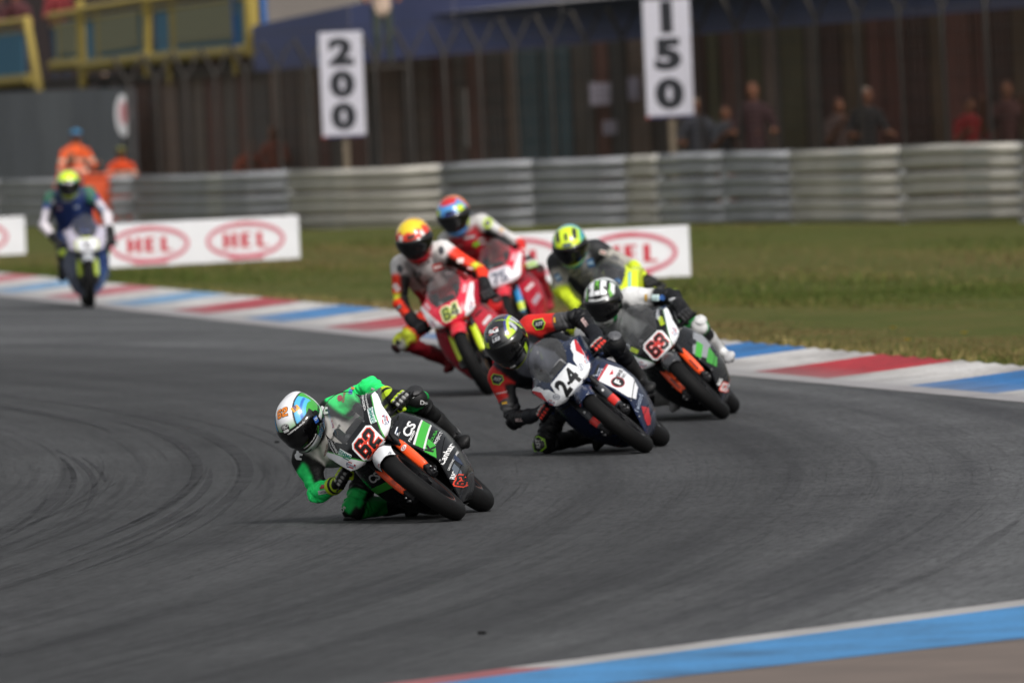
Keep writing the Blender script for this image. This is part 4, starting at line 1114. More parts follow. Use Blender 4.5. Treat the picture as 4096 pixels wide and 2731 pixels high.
def h62(az, el, V):
    y, x, z = np.abs(V[:, 1]), V[:, 0], V[:, 2]
    C = colarr('#0d0d10', len(az))
    C = Wc((y > .060) & (z > .0), '#3fa53c', C)
    C = Wc((y > .064) & (y < .108) & (z > .012 + .45 * (x < .02) * .06) & (x > -.055), '#4fb4ea', C)
    C = Wc((y > .088) & (y < .098) & (z > .03) & (x > -.05) & (x < .09), '#2e6fc0', C)
    C = Wc((y > .056) & (y < .066) & (z > 0), '#0d0d10', C)
    C = Wc((y < .058) & (z > .03), mixc((el - 18) / 26, '#3fa53c', '#eeeef2'), C)
    C = Wc((x < -.055) & (y > .075) & (z > -.03) & (np.abs(x + .085 + z * .25) < .009), '#e8e8ec', C)
    C = Wc((x < .01) & (z < -.02) & (z > -.05) & (y > .1), '#e8e8ec', C)
    vis = (np.abs(az) < 86) & (el > -31) & (el < 25); C = Wc(vis, '#0b0b0c', C)
    C = Wc((el < -33) & (np.abs(az) < 48), '#e2e4e8', C); C = Wc((el < -36) & (np.abs(az) >= 48) & (np.abs(az) < 95), '#3f9fd6', C)
    return C
def hd62(hd):
    hd('number', glyph_poly(number('62', .05)), '#3a2a1c', 0, 66, .052, 0, 1.0, .0012); hd('number', glyph_poly(number('62')), '#f08a2c', 0, 66, .052, 0, 1.0, .0018)
    hd('badge', glyph_poly(disc(.026, .013)), '#0d0d0d', 0, 34, 1, 0, 1, .004); hd('badge', glyph_poly(ring(.023, .011, .002)), '#dcdcdc', 0, 34, 1, 0, 1, .0046); hd('lettering', glyph_text('HJC', 1, .03), '#e8e8e8', 0, 32, .016, 0, 1, .0046)
    hd('vent', glyph_poly([rect(.034, .014, .004)]), '#e0e0e0', 0, 25, 1, 0, 1, .005)
    hd('lettering', glyph_text('routetripusa.co.uk', 1, .02), '#e2e2e2', 22, 17.5, .014, 0, 1, .0085); hd('lettering', glyph_text('accessories.co.uk', 1, .02), '#e2e2e2', 24, -26.5, .013, 0, 1, .0085)
    hd('badge', glyph_poly([rect(.042, .032, .003)]), '#d9a02c', 62, 52, 1, -20, 1, .0016); hd('lettering', glyph_text('JF', 1, .03), '#3b2f86', 62, 50, .03, -20, 1, .0022)
    hd('badge', glyph_poly([rect(.030, .034, .002)]), '#1f4f9c', 70, -4, 1, -20, 1, .008); hd('lettering', glyph_text('CV', 1, .03), '#e8e8e8', 70, -5, .018, -20, 1, .0086)
    hd('lettering', glyph_text('WATER\nFUTURES', 1, .02), '#dcdcdc', 66, -38, .02, 32, 1, .003); hd('stripe', glyph_poly([[(-.02, -.006), (.02, .004), (.02, .012), (-.02, .0)]]), '#4aa83c', 58, -28, 1, 20, 1, .004)
def d62(root, body, bv, J):
    for y, z, rot in ((-.398, .705, -40), (.196, .800, 108)):
        bdecal('patch', glyph_poly([rect(.082, .022, .002)]), bv, body, '#cfd6d2', y, z, 1, rot, 1, .0025); bdecal('lettering', glyph_text('RouteTrip USA', 1, .015), bv, body, '#5c3f46', y - .004 * math.sin(RAD(rot)) * -1, z - .005 * math.cos(RAD(rot)), .0135, rot, 1, .0032)
        ca, sa = math.cos(RAD(rot)), math.sin(RAD(rot)); car = [(-.022, -.006), (.022, -.006), (.023, .002), (.012, .005), (.006, .013), (-.010, .013), (-.014, .005), (-.022, .003)]
        bdecal('emblem', glyph_poly([car]), bv, body, '#a8232c', y - sa * .024, z + ca * .024, 1, rot, 1, .0028)
    bear = [(-.016, -.018), (-.008, -.018), (-.006, -.006), (.002, -.006), (.004, -.018), (.012, -.018), (.014, .0), (.02, .006), (.018, .014), (.008, .013), (.0, .018), (-.012, .014), (-.019, .004)]
    bdecal('emblem', glyph_poly([bear]), bv, body, '#e6e6e6', -.352, .946, 1.2, 25, 1, .003); bdecal('emblem', glyph_poly([bear]), bv, body, '#e6e6e6', -.075, .985, 1.2, 45, 1, .003)
    bdecal('lettering', glyph_text('Ds', 1, .03), bv, body, '#c8c8c8', .272, .585, .03, -60, 1, .003); bdecal('lettering', glyph_text('D-air', 1, .01), bv, body, '#b8b8b8', .262, .655, .016, -60, 1, .003)
    bdecal('patch', glyph_poly(disc(.016, .016, 16)), bv, body, '#a83040', .03, .955, 1, 30, 1, .003); bdecal('lettering', glyph_text('BERNE', 1, .02), bv, body, '#a83040', .05, .935, .018, 30, 1, .003); bdecal('patch', glyph_poly([rect(.05, .022)]), bv, body, '#4a78b8', .105, .935, 1, 30, 1, .003); bdecal('patch', glyph_poly([rect(.022, .022)]), bv, body, '#e08a3c', .118, .935, 1, 30, 1, .0036)
    bdecal('lettering', glyph_text('Ds', 1, .03), bv, body, '#d8d8d8', -.43, .575, .03, 0, 1, .003); bdecal('lettering', glyph_text('von Gluse', 1, .01, .3), bv, body, '#2a2a2a', -.13, .86, .022, 10, 1, .003); bdecal('lettering', glyph_text('Rev It', 1, .02), bv, body, '#a03038', -.10, .90, .018, 50, 1, .003)
    bdecal('lettering', glyph_text('racing suits', 1, .01), bv, body, '#6c2a34', -.235, .845, .016, 20, 1, .003)
GL62 = dict(palm='#131314', cuff=lambda t, P: Wc((t > .35) & (t < .8), '#161617', '#b6d62c'), finger='#1a1a1b', tip='#1a1a1b', knuckle='#b9d42e', plate='#9a9a98', thumb='#b6d62c')
BT_BLK = dict(base='#131314', shin='#1d1d1e', toe='#19191a', sole='#0a0a0a', ankle='#3a3a3a', tread='#2c2c2d', guard='#5c5c5c')

def spawn(Cx, bk, bl, dec, J, suit, rl, head, hp, hdec, glv, bts, h=.009, slider='#141414', sdec=None, visor=None, hs=1.0):
    root, B = build_bike(*Cx, bk, bl, dec)
    return build_rider(frame_of(*Cx), J, suit, rl, head, hp, hdec, glv, bts, h, slider, sdec, visor, hs)
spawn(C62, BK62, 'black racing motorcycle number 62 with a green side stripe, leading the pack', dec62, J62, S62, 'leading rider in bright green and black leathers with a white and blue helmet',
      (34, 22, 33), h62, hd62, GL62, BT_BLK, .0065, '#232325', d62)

# --- 24
def dec24(root, B):
    navy = '#1d2842'
    for f in (lambda p: p, mirror):
        fpoly('corner_panel', f([(.108, .672), (.118, .715), (.140, .735), (.150, .775), (.178, .797), (.20, .797), (.206, .775), (.19, .70), (.176, .66), (.167, .622), (.15, .606), (.10, .584), (.07, .586)]), B['cowl_bvh'], B['cowl'], '#e6e8ec', .0014)
        fpoly('corner_flash', f([(.165, .74), (.20, .797), (.206, .785), (.198, .735), (.185, .69), (.178, .67)]), B['cowl_bvh'], B['cowl'], '#c0242f', .0020)
    fpoly('number_plate', [(-.085, .605), (-.05, .582), (.05, .582), (.085, .605), (.105, .66), (.085, .722), (-.085, .722), (-.105, .66)], B['cowl_bvh'], B['cowl'], '#eceef1', .0022)
    fdecal('number', glyph_text('2', 1, .055), B['cowl_bvh'], B['cowl'], '#0e0e10', -.046, .603, .138, 0, .86, .0030); fdecal('number', glyph_text('4', 1, .055), B['cowl_bvh'], B['cowl'], '#0e0e10', .040, .603, .138, 0, .86, .0030)
    fdecal('screw', glyph_poly(disc(.010, .010, 16)), B['cowl_bvh'], B['cowl'], BLACKP, -.002, .640, 1, 0, 1, .006)
    for s in (-1, 1):
        y, z, rot = s * .135, .652, s * 58 - 0
        hexa = [(.024 * math.cos(PI / 6 + k * PI / 3), .018 * math.sin(PI / 6 + k * PI / 3)) for k in range(6)]
        fdecal('emblem', glyph_poly([hexa, [(a * .86, b * .86) for a, b in hexa[::-1]]]), B['cowl_bvh'], B['cowl'], '#3c4560', y * .86, z - .005, 1, rot, 1, .0026)
        txt(B, 'cowl', 'CART', y * .86, z - .005, .018, rot if s > 0 else rot + 0, '#3c4560', .01, 1, .0028); cup_badge(B, s * .166, .652, s * 64, .8)
        txt(B, 'cowl', 'tower', s * .158, .775, .020, s * 62, '#e4e8ee', .01)
    fpoly('panel', [(.105, .522), (.206, .546), (.231, .47), (.229, .385), (.205, .325), (.150, .285), (.134, .33), (.125, .42)], B['side1'], B['sideobj1'], '#e4e5e9', .0030, SIDE_STEP)
    fpoly('panel_edge', [(.098, .532), (.203, .556), (.205, .545), (.108, .522)], B['side1'], B['sideobj1'], '#b9272f', .0034, SIDE_STEP)
    fdecal('emblem', glyph_poly(disc(.030, .040)), B['side1'], B['sideobj1'], '#b9272f', .163, .432, 1, 18, 1, .0036); fdecal('emblem', glyph_poly(disc(.025, .036)), B['side1'], B['sideobj1'], '#121214', .163, .432, 1, 18, 1, .0042)
    txt(B, 'L', 'F', .163, .432, .05, 14, '#f0f0f0', .05, .9, .0048); txt(B, 'L', 'IBRE', .200, .46, .030, 16, '#121214', .03, .9, .0040); txt(B, 'L', 'TEC', .205, .432, .022, 16, '#121214', .03, .9, .0040)
    fpoly('flash', [(.165, .500), (.20, .508), (.182, .485)], B['side1'], B['sideobj1'], '#c0242f', .0036, SIDE_STEP)
    txt(B, 'L', 'KING', .140, .562, .019, 25, '#c8d2e4', .02); txt(B, 'L', 'BRICK', .148, .545, .019, 25, '#c8d2e4', .02); txt(B, 'L', 'Twisted', .135, .255, .034, 30, '#aab4c8', .0, shear=.3)
    txt(B, 'L', 'PIRELLI', .092, .555, .016, 30, '#d8d8d8', .02, 1, .003)
    fpoly('panel', [(.135, .235), (.150, .20), (.105, .145), (.078, .125), (.066, .132), (.085, .165)], B['side1'], B['sideobj1'], '#b3202c', .0030, SIDE_STEP)
    bm = bmesh.new(); bm.from_mesh(B['fender'].data); fb = BVHTree.FromBMesh(bm); bm.free()
    fdecal('lettering', glyph_text('XADIV', 1, .03), fb, B['fender'], '#e2e4ea', .0, .488, .026, 0, 1, .0042); fdecal('badge', glyph_poly([rect(.02, .012)]), fb, B['fender'], '#b9272f', -.045, .492, 1, 0, 1, .0044)
    for s in (1, -1):
        bm = bmesh.new(); bm.from_mesh(B['guard%d' % s].data); gb = BVHTree.FromBMesh(bm); bm.free()
        fdecal('badge', glyph_poly(disc(.008, .008, 16)), gb, B['guard%d' % s].parent, '#e0e0e0', s * .088, .46, 1, 0, 1, .003)
BK24 = dict(cowl=paint('#1d2842'), side=paint('#1a2440'), fender=paint('#1e2a48'), guard=mat('guard_grey', '#3a3c42', .4, coat=.3), guard2=vinyl('#d3302a'), guard_span=(.045, .25), tape='#808084', tank=paint('#d8d8da'))
C24 = ((.779, 79.467, 0), 48, 5.4)
J24 = dict(head=(-.46, -.087, 1.13), shR=(-.70, -.305, 1.021), elR=(-.60, -.437, .792), wrR=(-.385, -.330, .706), gripR=(-.295, -.248, .643), shL=(-.70, .057, 1.069), elL=(-.60, .299, .872), wrL=(-.385, .290, .722), gripL=(-.295, .255, .643),
 kneeR=(-.68, -.45, .558), ankR=(-1.0, -.226, .375), toeR=(-.86, -.25, .32), kneeL=(-.70, .30, .615), ankL=(-1.02, .206, .389), toeL=(-.88, .215, .29), hipR=(-1.02, -.10, .70), hipL=(-1.04, .10, .75))
RD = '#cf2a26'
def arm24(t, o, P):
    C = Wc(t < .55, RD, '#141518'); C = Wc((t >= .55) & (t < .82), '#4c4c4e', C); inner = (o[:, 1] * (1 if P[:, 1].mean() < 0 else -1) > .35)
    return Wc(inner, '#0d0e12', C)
S24 = dict(base='#0f1014', chest='#5f626c', yoke='#141724', side='#12141a', collar='#10121c', cap=RD, armR=arm24, armL=lambda t, o, P: Wc(o[:, 2] < -.5, '#0d0e12', Wc(t < .5, RD, Wc(t < .78, '#4c4c4e', '#141518'))), fore='#101013', elbow=lambda t, o, P: Wc((o[:, 1] * np.sign(P[:, 1].mean()) > .35) & (o[:, 0] < .5), '#b2d62a', '#121216'), hump='#14161e', knee='#131416')  # grey chest also carries the pale reflections of the windscreen before it
def h24(az, el, V):
    y, x, z = np.abs(V[:, 1]), V[:, 0], V[:, 2]; a = np.abs(az)
    C = colarr('#26272a', len(az))
    C = Wc((y > .062) & (y < .074) & (z > .075), '#3b3f86', C); C = Wc((y >= .074) & (y < .086) & (z > .03), '#bfe02c', C); C = Wc((y >= .086) & (y < .112) & (z > .02) & (x < .06), '#b9bcc4', C)
    C = Wc((y >= .086) & (y < .112) & (z > .02) & (x < .06) & (np.sin(V[:, 0] * 150 + V[:, 2] * 90) > .45), '#3a3c44', C)
    C = Wc((a > 28) & (a < 62) & (el > 21) & (el < 36), '#bfe02c', C); C = Wc((a > 88) & (a < 96) & (el > -20), '#9fbf3a', C)
    C = Wc((x < -.06) & (z > .08) & (y < .06), '#7c3238', C)
    C = Wc((a < 86) & (el > -30) & (el < 22), '#0b0b0c', C); C = Wc((a > 52) & (a < 70) & (el < -18) & (el > -48), '#a9cc2c', C); C = Wc((el < -46) & (a < 50), '#8c9a2a', C)
    return C
def hd24(hd):
    hd('lettering', glyph_text('LS2', 1, .04, .2), '#c8cad0', 0, 33, .026, 0, 1.3, .004); hd('lettering', glyph_text('SG', 1, .05), '#e4e4e6', 0, 53, .044, 0, 1.2, .002); hd('stripe', glyph_poly([rect(.03, .006)]), '#c02a30', -14, 53, 1, 0, 1, .0024); hd('stripe', glyph_poly([rect(.03, .006)]), '#c02a30', 14, 63, 1, 0, 1, .0024)
    hd('badge', glyph_poly([rect(.04, .012)]), '#6d6d72', 0, 46, 1, 0, 1, .002); hd('badge', glyph_poly([rect(.03, .010)]), '#c8c8c8', 0, -33, 1, 0, 1, .009); hd('vent', glyph_poly([rect(.034, .008, .003)]), '#0a0a0a', 42, 58, 1, -10, 1, .002); hd('vent', glyph_poly([rect(.034, .008, .003)]), '#0a0a0a', -42, 58, 1, 10, 1, .002)
def hexbadge(bv, body, y, z, rot, s=1., word='RST'):
    hx = [(.042, .0), (.028, .03), (-.03, .03), (-.042, .006), (-.022, -.034), (.02, -.034)]
    bdecal('badge', glyph_poly([[(a * s, b * s) for a, b in hx]]), bv, body, '#8fc42c', y, z, 1, rot, 1, .0025); bdecal('badge', glyph_poly([[(a * s * .84, b * s * .84) for a, b in hx]]), bv, body, '#141416', y, z, 1, rot, 1, .0032)
    ca, sa = math.cos(RAD(rot)), math.sin(RAD(rot)); bdecal('lettering', glyph_text(word, 1, .03, .3), bv, body, '#b0b0b0', y + sa * .008, z - ca * .008, .026 * s, rot, 1, .0038)
def d24(root, body, bv, J):
    hexbadge(bv, body, -.318, 1.028, -60); hexbadge(bv, body, .105, 1.045, -40); hexbadge(bv, body, -.462, .580, 50, 1.25, 'RST')
    bdecal('lettering', glyph_text('motostar', 1, .02), bv, body, '#e4c8c8', -.368, .952, .02, -40, 1, .003); bdecal('patch', glyph_poly([rect(.034, .016)]), bv, body, '#c99a2c', -.398, .90, 1, -40, 1, .003); bdecal('patch', glyph_poly([rect(.014, .03)]), bv, body, '#c99a2c', .187, .985, 1, -44, 1, .003)
    bdecal('patch', glyph_poly([rect(.066, .018, .004)]), bv, body, '#cdb6b4', -.404, .752, 1, -46, 1, .003); bdecal('lettering', glyph_text('HIDIE', 1, .03), bv, body, '#2a2022', -.404, .747, .017, -46, 1, .0036)
    bdecal('patch', glyph_poly([rect(.07, .022, .004)]), bv, body, '#c4a8a4', .302, .822, 1, -98, 1, .003); bdecal('lettering', glyph_text('HIDIE', 1, .03), bv, body, '#2a2022', .302, .822, .02, -98, 1, .0036)
    bdecal('patch', glyph_poly([rect(.03, .062, .003)]), bv, body, '#8c8c8a', -.178, 1.0, 1, -12, 1, .003); bdecal('lettering', glyph_text('RST', 1, .03), bv, body, '#b8b8b8', -.43, .655, .03, -20, 1, .003)
GL24 = dict(palm='#17191f', cuff='#15171c', finger='#1b1c20', tip='#1b1c20', knuckle='#a9a9a6', plate='#e23a2c', thumb='#1b2a4a')
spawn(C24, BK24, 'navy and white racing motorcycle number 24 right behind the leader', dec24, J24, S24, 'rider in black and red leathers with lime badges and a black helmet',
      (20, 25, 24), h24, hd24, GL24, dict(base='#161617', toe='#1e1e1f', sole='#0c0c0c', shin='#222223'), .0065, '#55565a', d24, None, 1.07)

# --- 63
def dec63(root, B):
    triangles(B, '#e4e6ea', '#2f6b34')
    plate_num(B, '63', .012, .655, .104, '#0d0d0f', '#d8352c', '#eceef0', .98, 0, .05, .055, .17)
    for y, z, rot in ((-.124, .742, -66), (.135, .752, -108)):
        box(B, 'cowl', .056, .026, y, z, rot, '#c3dc2a', .003); txt(B, 'cowl', 'WHEV', y, z, .016, rot, '#5a6a18', .02, 1, .0028)
    for y, z, rot in ((-.150, .792, -104), (.150, .80, 64)): txt(B, 'cowl', 'YORKSHIRE', y, z, .017, rot, '#dfe3ea', .02); txt(B, 'cowl', 'OFFICE', y * .9, z - .005, .014, rot, '#dfe3ea', .02)
    cup_badge(B, -.150, .640, -66, .9); cup_badge(B, .150, .644, 56, .9)
    fpoly('panel', [(.12, .46), (.215, .56), (.236, .50), (.23, .42), (.16, .37)], B['side1'], B['sideobj1'], '#8d9096', .0030, SIDE_STEP)
    fpoly('stripe', [(.12, .44), (.19, .50), (.20, .455), (.135, .40)], B['side1'], B['sideobj1'], '#46a83c', .0036, SIDE_STEP); fpoly('stripe', [(.14, .36), (.215, .42), (.20, .33), (.16, .29)], B['side1'], B['sideobj1'], '#3f9a3a', .0036, SIDE_STEP)
    fdecal('emblem', glyph_poly(disc(.018, .024)), B['side1'], B['sideobj1'], '#15161a', .172, .515, 1, 20, 1, .0036)
    fdecal('number', glyph_poly(number('63', .15)), B['side1'], B['sideobj1'], '#e2432c', .098, .16, .042, 22, .9, .0030, .006); fdecal('number', glyph_poly(number('63')), B['side1'], B['sideobj1'], '#d8d8d8', .098, .16, .042, 22, .9, .0036, .006); txt(B, 'L', 'RIG', .104, .205, .028, 22, '#e6e6e6', .04)
    for s in (1, -1):
        bm = bmesh.new(); bm.from_mesh(B['guard%d' % s].data); gb = BVHTree.FromBMesh(bm); bm.free()
        fdecal('badge', glyph_poly([rect(.012, .085, .005)]), gb, B['guard%d' % s].parent, '#8a3424', s * .088, .40, 1, 0, 1, .003)
BK63 = dict(cowl=paint('#141517'), side=paint('#15161a'), fender=paint('#3c3d40'), guard=mat('guard_orange', '#ff4a1c'), tape='#4a4a4c', tank=paint('#141517'))
C63 = ((1.359, 85.979, 0), 43, 4)
J63 = dict(head=(-.46, -.054, 1.131), shR=(-.70, -.31, 1.06), elR=(-.60, -.43, .82), wrR=(-.385, -.33, .705), gripR=(-.295, -.248, .643), shL=(-.70, .07, 1.01), elL=(-.60, .274, .825), wrL=(-.385, .272, .732), gripL=(-.295, .255, .65),
 kneeR=(-.68, -.42, .56), ankR=(-1.0, -.225, .37), toeR=(-.86, -.25, .32), kneeL=(-.70, .25, .56), ankL=(-1.02, .21, .385), toeL=(-.88, .235, .285), hipR=(-1.02, -.10, .71), hipL=(-1.04, .10, .75))
S63 = dict(base='#141516', chest='#8a8d8e', yoke='#d0d0d0', side='#26282a', collar='#1a1b1c', cap='#dcdcdc', arm=lambda t, o, P: Wc(t < .55, '#dcdcdc', '#17181b'), fore=lambda t, o, P: Wc(t > .7, '#c8cccb', '#17181b'), elbow=lambda t, o, P: Wc(o[:, 0] < -.2, '#b2d62a', '#17181b'), hump='#dcdcdc', thigh=lambda t, o, P: Wc(t > .6, '#1f7a34', '#1a1b1d'), knee=lambda t, o, P: Wc(o[:, 0] > .3, '#d8d8d8', '#217a38'), shin=lambda t, o, P: Wc(o[:, 2] > -.2, '#d2d2d2', '#1f2022'))  # chest grey also stands for the whitish reflection on the screen
def h63(az, el, V):
    y, x, z = np.abs(V[:, 1]), V[:, 0], V[:, 2]; a = np.abs(az)
    C = colarr('#1d1e1f', len(az))
    C = Wc((y < .012) & (el > 52), '#62a838', C); C = Wc((y > .022) & (y < .056) & (el > 34), '#e4e6e8', C); C = Wc((y < .018) & (el <= 48) & (el > 36), '#e4e6e8', C)
    C = Wc((y > .075) & (y < .10) & (z > .055) & (x > -.02), '#e0e2e4', C); C = Wc((y > .072) & (y < .080) & (z > .05) & (x > .02), '#62a838', C)
    C = Wc((a > 36) & (a < 48) & (el > 22) & (el < 40), '#62a838', C); C = Wc((a > 92) & (z > -.05), '#2b4a34', C); C = Wc((a > 108) & (z > .0), '#dcdee0', C)
    C = Wc((el > 21) & (el < 27) & (a < 30), '#dcdee0', C); C = Wc((a < 86) & (el > -31) & (el <= 21), '#0b0b0c', C); C = Wc((el < -33) & (a < 80), '#c9cbc8', C); C = Wc((el < -33) & (a > 26) & (a < 44), '#2f8a4c', C)
    return C
def hd63(hd):
    for a, e in ((0, 58), (34, 50), (-34, 50)): hd('vent', glyph_poly([rect(.014, .030, .006)]), '#0c0c0c', a, e, 1, 0, 1, .002)
def d63(root, body, bv, J):
    bdecal('patch', glyph_poly([rect(.018, .045)]), bv, body, '#c9a03c', .145, .945, 1, -44, 1, .003); bdecal('patch', glyph_poly([rect(.05, .04, .006)]), bv, body, '#b8cfd0', .19, .90, 1, -44, 1, .003); bdecal('patch', glyph_poly(disc(.022, .018)), bv, body, '#3f6fb8', .222, .868, 1, -44, 1, .003); bdecal('emblem', glyph_poly([[(-.03, -.008), (.0, .004), (.03, -.006), (.03, .008), (.004, .016), (-.03, .008)]]), bv, body, '#d0d2d4', .27, .80, 1, -44, 1, .003)
GLB = dict(palm='#141416', cuff='#18181a', finger='#19191b', tip='#161618', knuckle='#3a3a3c', plate='#2a2a2c', thumb='#19191b')
spawn(C63, BK63, 'black and white racing motorcycle number 63 with orange fork guards, nearest the right kerb', dec63, J63, S63, 'rider in white and black leathers with white boots and a white, green and black helmet',
      (14, 9, 20), h63, hd63, GLB, dict(base='#dcdcdc', shaft='#b4b4b4', shin='#c4c4c4', sole='#1a1a1c', toe='#bcbcbe', tread='#1a1a1c', guard='#3a3a3c'), .008, '#d0d0d0', d63, None, 1.04)

# --- 64
def dec64(root, B):
    triangles(B, '#e6dfe2', None)
    plate_num(B, '64', .004, .662, .088, '#3e4a34', '#c3d84a', None, 1.0, 0, .1, .07, .2, stroke_back='#e4dcc8')
    for s in (-1, 1): box(B, 'cowl', .06, .03, s * .150, .775, s * 66, '#d9a4ac'); cup_badge(B, s * .150, .644, s * 60, .9)
    fpoly('panel', [(.15, .39), (.212, .44), (.222, .40), (.16, .345)], B['side1'], B['sideobj1'], '#c9a8b4', .003, SIDE_STEP); fpoly('panel', [(.14, .50), (.20, .535), (.21, .51), (.145, .475)], B['side1'], B['sideobj1'], '#e2d6da', .003, SIDE_STEP); fpoly('panel', [(.15, .28), (.20, .31), (.185, .26), (.145, .235)], B['side1'], B['sideobj1'], '#8a5a78', .003, SIDE_STEP)
BK64 = dict(cowl=paint('#dc3248'), side=paint('#c22a3c'), fender=paint('#d82c3c'), guard=mat('guard_lime', '#cbe02a', .4, coat=.3, vary=.08), guard_span=(.03, .25), tape='#b07a2a', tank=paint('#a81a2b'))
C64 = ((-.183, 94.644, 0), 24, 7)
J64 = dict(head=(-.46, -.06, 1.27), shR=(-.70, -.265, 1.147), elR=(-.62, -.38, .91), wrR=(-.385, -.325, .735), gripR=(-.295, -.265, .643), shL=(-.70, .06, 1.107), elL=(-.60, .245, .845), wrL=(-.385, .255, .738), gripL=(-.295, .25, .643),
 kneeR=(-.66, -.50, .65), ankR=(-1.0, -.30, .40), toeR=(-.86, -.305, .34), kneeL=(-.70, .22, .60), ankL=(-1.02, .19, .39), toeL=(-.88, .2, .31), hipR=(-1.02, -.2, .76), hipL=(-1.02, .03, .79))
OR = '#f0391f'
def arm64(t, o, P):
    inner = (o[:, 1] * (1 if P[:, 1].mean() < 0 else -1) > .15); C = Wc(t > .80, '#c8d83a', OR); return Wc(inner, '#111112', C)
S64 = dict(base='#7d1420', chest=lambda t, o, P: Wc(t < .55, '#a02028', Wc(np.abs(o[:, 1]) > .55, '#2a2628', '#b4aeae')), yoke='#cfcccc', side=lambda t, o, P: Wc(t < .6, '#8a1c24', '#8f8a8a'), collar='#8c1c24', cap='#d4d2d2', arm=arm64, fore=lambda t, o, P: Wc(o[:, 1] * (1 if P[:, 1].mean() < 0 else -1) > .3, '#121213', OR), elbow=OR, hump='#cfcccc', thighR=lambda t, o, P: Wc(t > .82, '#c8d83a', '#d23526'), kneeR=lambda t, o, P: Wc(o[:, 2] > .15, '#c9d43a', '#d4d4d4'), thighL='#a3202a', kneeL='#c02a2a', shin='#7d1420')
def h64(az, el, V):
    y, x, z = np.abs(V[:, 1]), V[:, 0], V[:, 2]; a = np.abs(az)
    C = colarr('#d83a24', len(az)); C = Wc((el > 52) | ((z > .10)), '#f0d22c', C); C = Wc((el > 40) & (el <= 52) & (np.sin(az * .17) > .4), '#f0d22c', C); C = Wc((a > 30) & (a < 46) & (el > 22) & (el < 36), '#e8e2de', C)
    C = Wc((a > 92), '#d8a82c', C); C = Wc((a < 86) & (el > -30) & (el <= 22), '#0b0b0c', C); C = Wc((el < -31) & (a < 90), '#a8202c', C); return C
def hd64(hd): hd('badge', glyph_poly(disc(.024, .011)), '#2a2a2a', 0, 29, 1, 0, 1, .004)
def d64(root, body, bv, J):
    sponsors(bv, body, ((-.10, 1.09, .10, .026, -8), (-.02, 1.02, .07, .05, -10), (-.17, 1.03, .05, .03, 4), (-.13, .96, .09, .03, 0), (.02, .95, .05, .06, -20), (.20, .90, .05, .03, -40), (-.39, .88, .05, .035, 10), (-.20, .90, .05, .07, 10)), (('#4a4648', '#b8b4b4'), ('#b0282c', '#e0d8d4'), ('#2a2a2c', '#8a8a8a'), ('#8c8486', '#3a3638')))
    bdecal('patch', glyph_poly([rect(.05, .035, .006)]), bv, body, '#e8d4d0', .155, .985, 1, -20, 1, .003); bdecal('patch', glyph_poly([rect(.04, .06, .006)]), bv, body, '#dcc4c2', -.352, 1.02, 1, 10, 1, .003)
    for y, z in ((-.27, 1.13), (.06, 1.115)): bdecal('badge', glyph_poly(disc(.022, .03)), bv, body, '#3a3c44', y, z, 1, -15, 1, .003)
    bdecal('badge', glyph_poly([[(-.025, -.02), (.025, -.02), (0, .03)]]), bv, body, '#2a2a2c', -.52, .66, 1, 0, 1, .003)
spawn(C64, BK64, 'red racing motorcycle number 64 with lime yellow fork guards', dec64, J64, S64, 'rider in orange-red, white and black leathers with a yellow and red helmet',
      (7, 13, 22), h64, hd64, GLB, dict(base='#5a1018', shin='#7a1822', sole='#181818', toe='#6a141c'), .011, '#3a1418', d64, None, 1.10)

# --- second red machine
def dec75(root, B):
    triangles(B, '#e6e0e4', None)
    fpoly('number_plate', [(-.10, .61), (-.06, .585), (.075, .585), (.11, .62), (.115, .70), (.09, .725), (-.085, .725), (-.11, .69)], B['cowl_bvh'], B['cowl'], '#d6d2da', .0016)
    fdecal('number', glyph_poly(number('75')), B['cowl_bvh'], B['cowl'], '#1d2b48', .006, .655, .088, 0, 1.1, .0026)
    for s in (-1, 1): box(B, 'cowl', .06, .03, s * .150, .775, s * 66, '#d9a4ac')
    fpoly('panel', [(.15, .39), (.212, .44), (.222, .40), (.16, .345)], B['side1'], B['sideobj1'], '#b0a0ac', .003, SIDE_STEP); fpoly('panel', [(.14, .50), (.20, .535), (.21, .51), (.145, .475)], B['side1'], B['sideobj1'], '#e2d6da', .003, SIDE_STEP)
BK75 = dict(cowl=paint('#d63046'), side=paint('#b4263a'), fender=paint('#d02a3a'), guard=mat('guard_blue', '#1f86c4', .4, coat=.3), guard2=vinyl('#c8d83a'), guard_span=(.04, .28), tape='#b07a2a', tank=paint('#a81a2b'))
C75 = ((.096, 107.465, 0), 17, 7)
J75 = dict(head=(-.46, -.242, 1.276), shR=(-.70, -.40, 1.09), elR=(-.62, -.48, .87), wrR=(-.385, -.335, .73), gripR=(-.295, -.26, .643), shL=(-.70, -.074, 1.135), elL=(-.60, .165, .872), wrL=(-.385, .205, .748), gripL=(-.295, .24, .65),
 kneeR=(-.68, -.45, .62), ankR=(-1.0, -.28, .39), toeR=(-.86, -.29, .33), kneeL=(-.70, .22, .60), ankL=(-1.02, .19, .39), toeL=(-.88, .2, .31), hipR=(-1.02, -.25, .76), hipL=(-1.02, -.02, .79))
S75 = dict(base='#7d1420', chest='#a8222c', yoke='#b9b4b4', side='#8c1c24', collar='#8a8488', cap='#c4c2c0', armL=lambda t, o, P: Wc(o[:, 1] < -.1, '#121214', '#cac8c8'), armR='#c4c2c0', fore=lambda t, o, P: Wc(o[:, 1] * (1 if P[:, 1].mean() < 0 else -1) > .2, '#121214', '#cf2f2a'), elbow='#d8b53a', hump='#b9b4b4', shin='#7d1420')
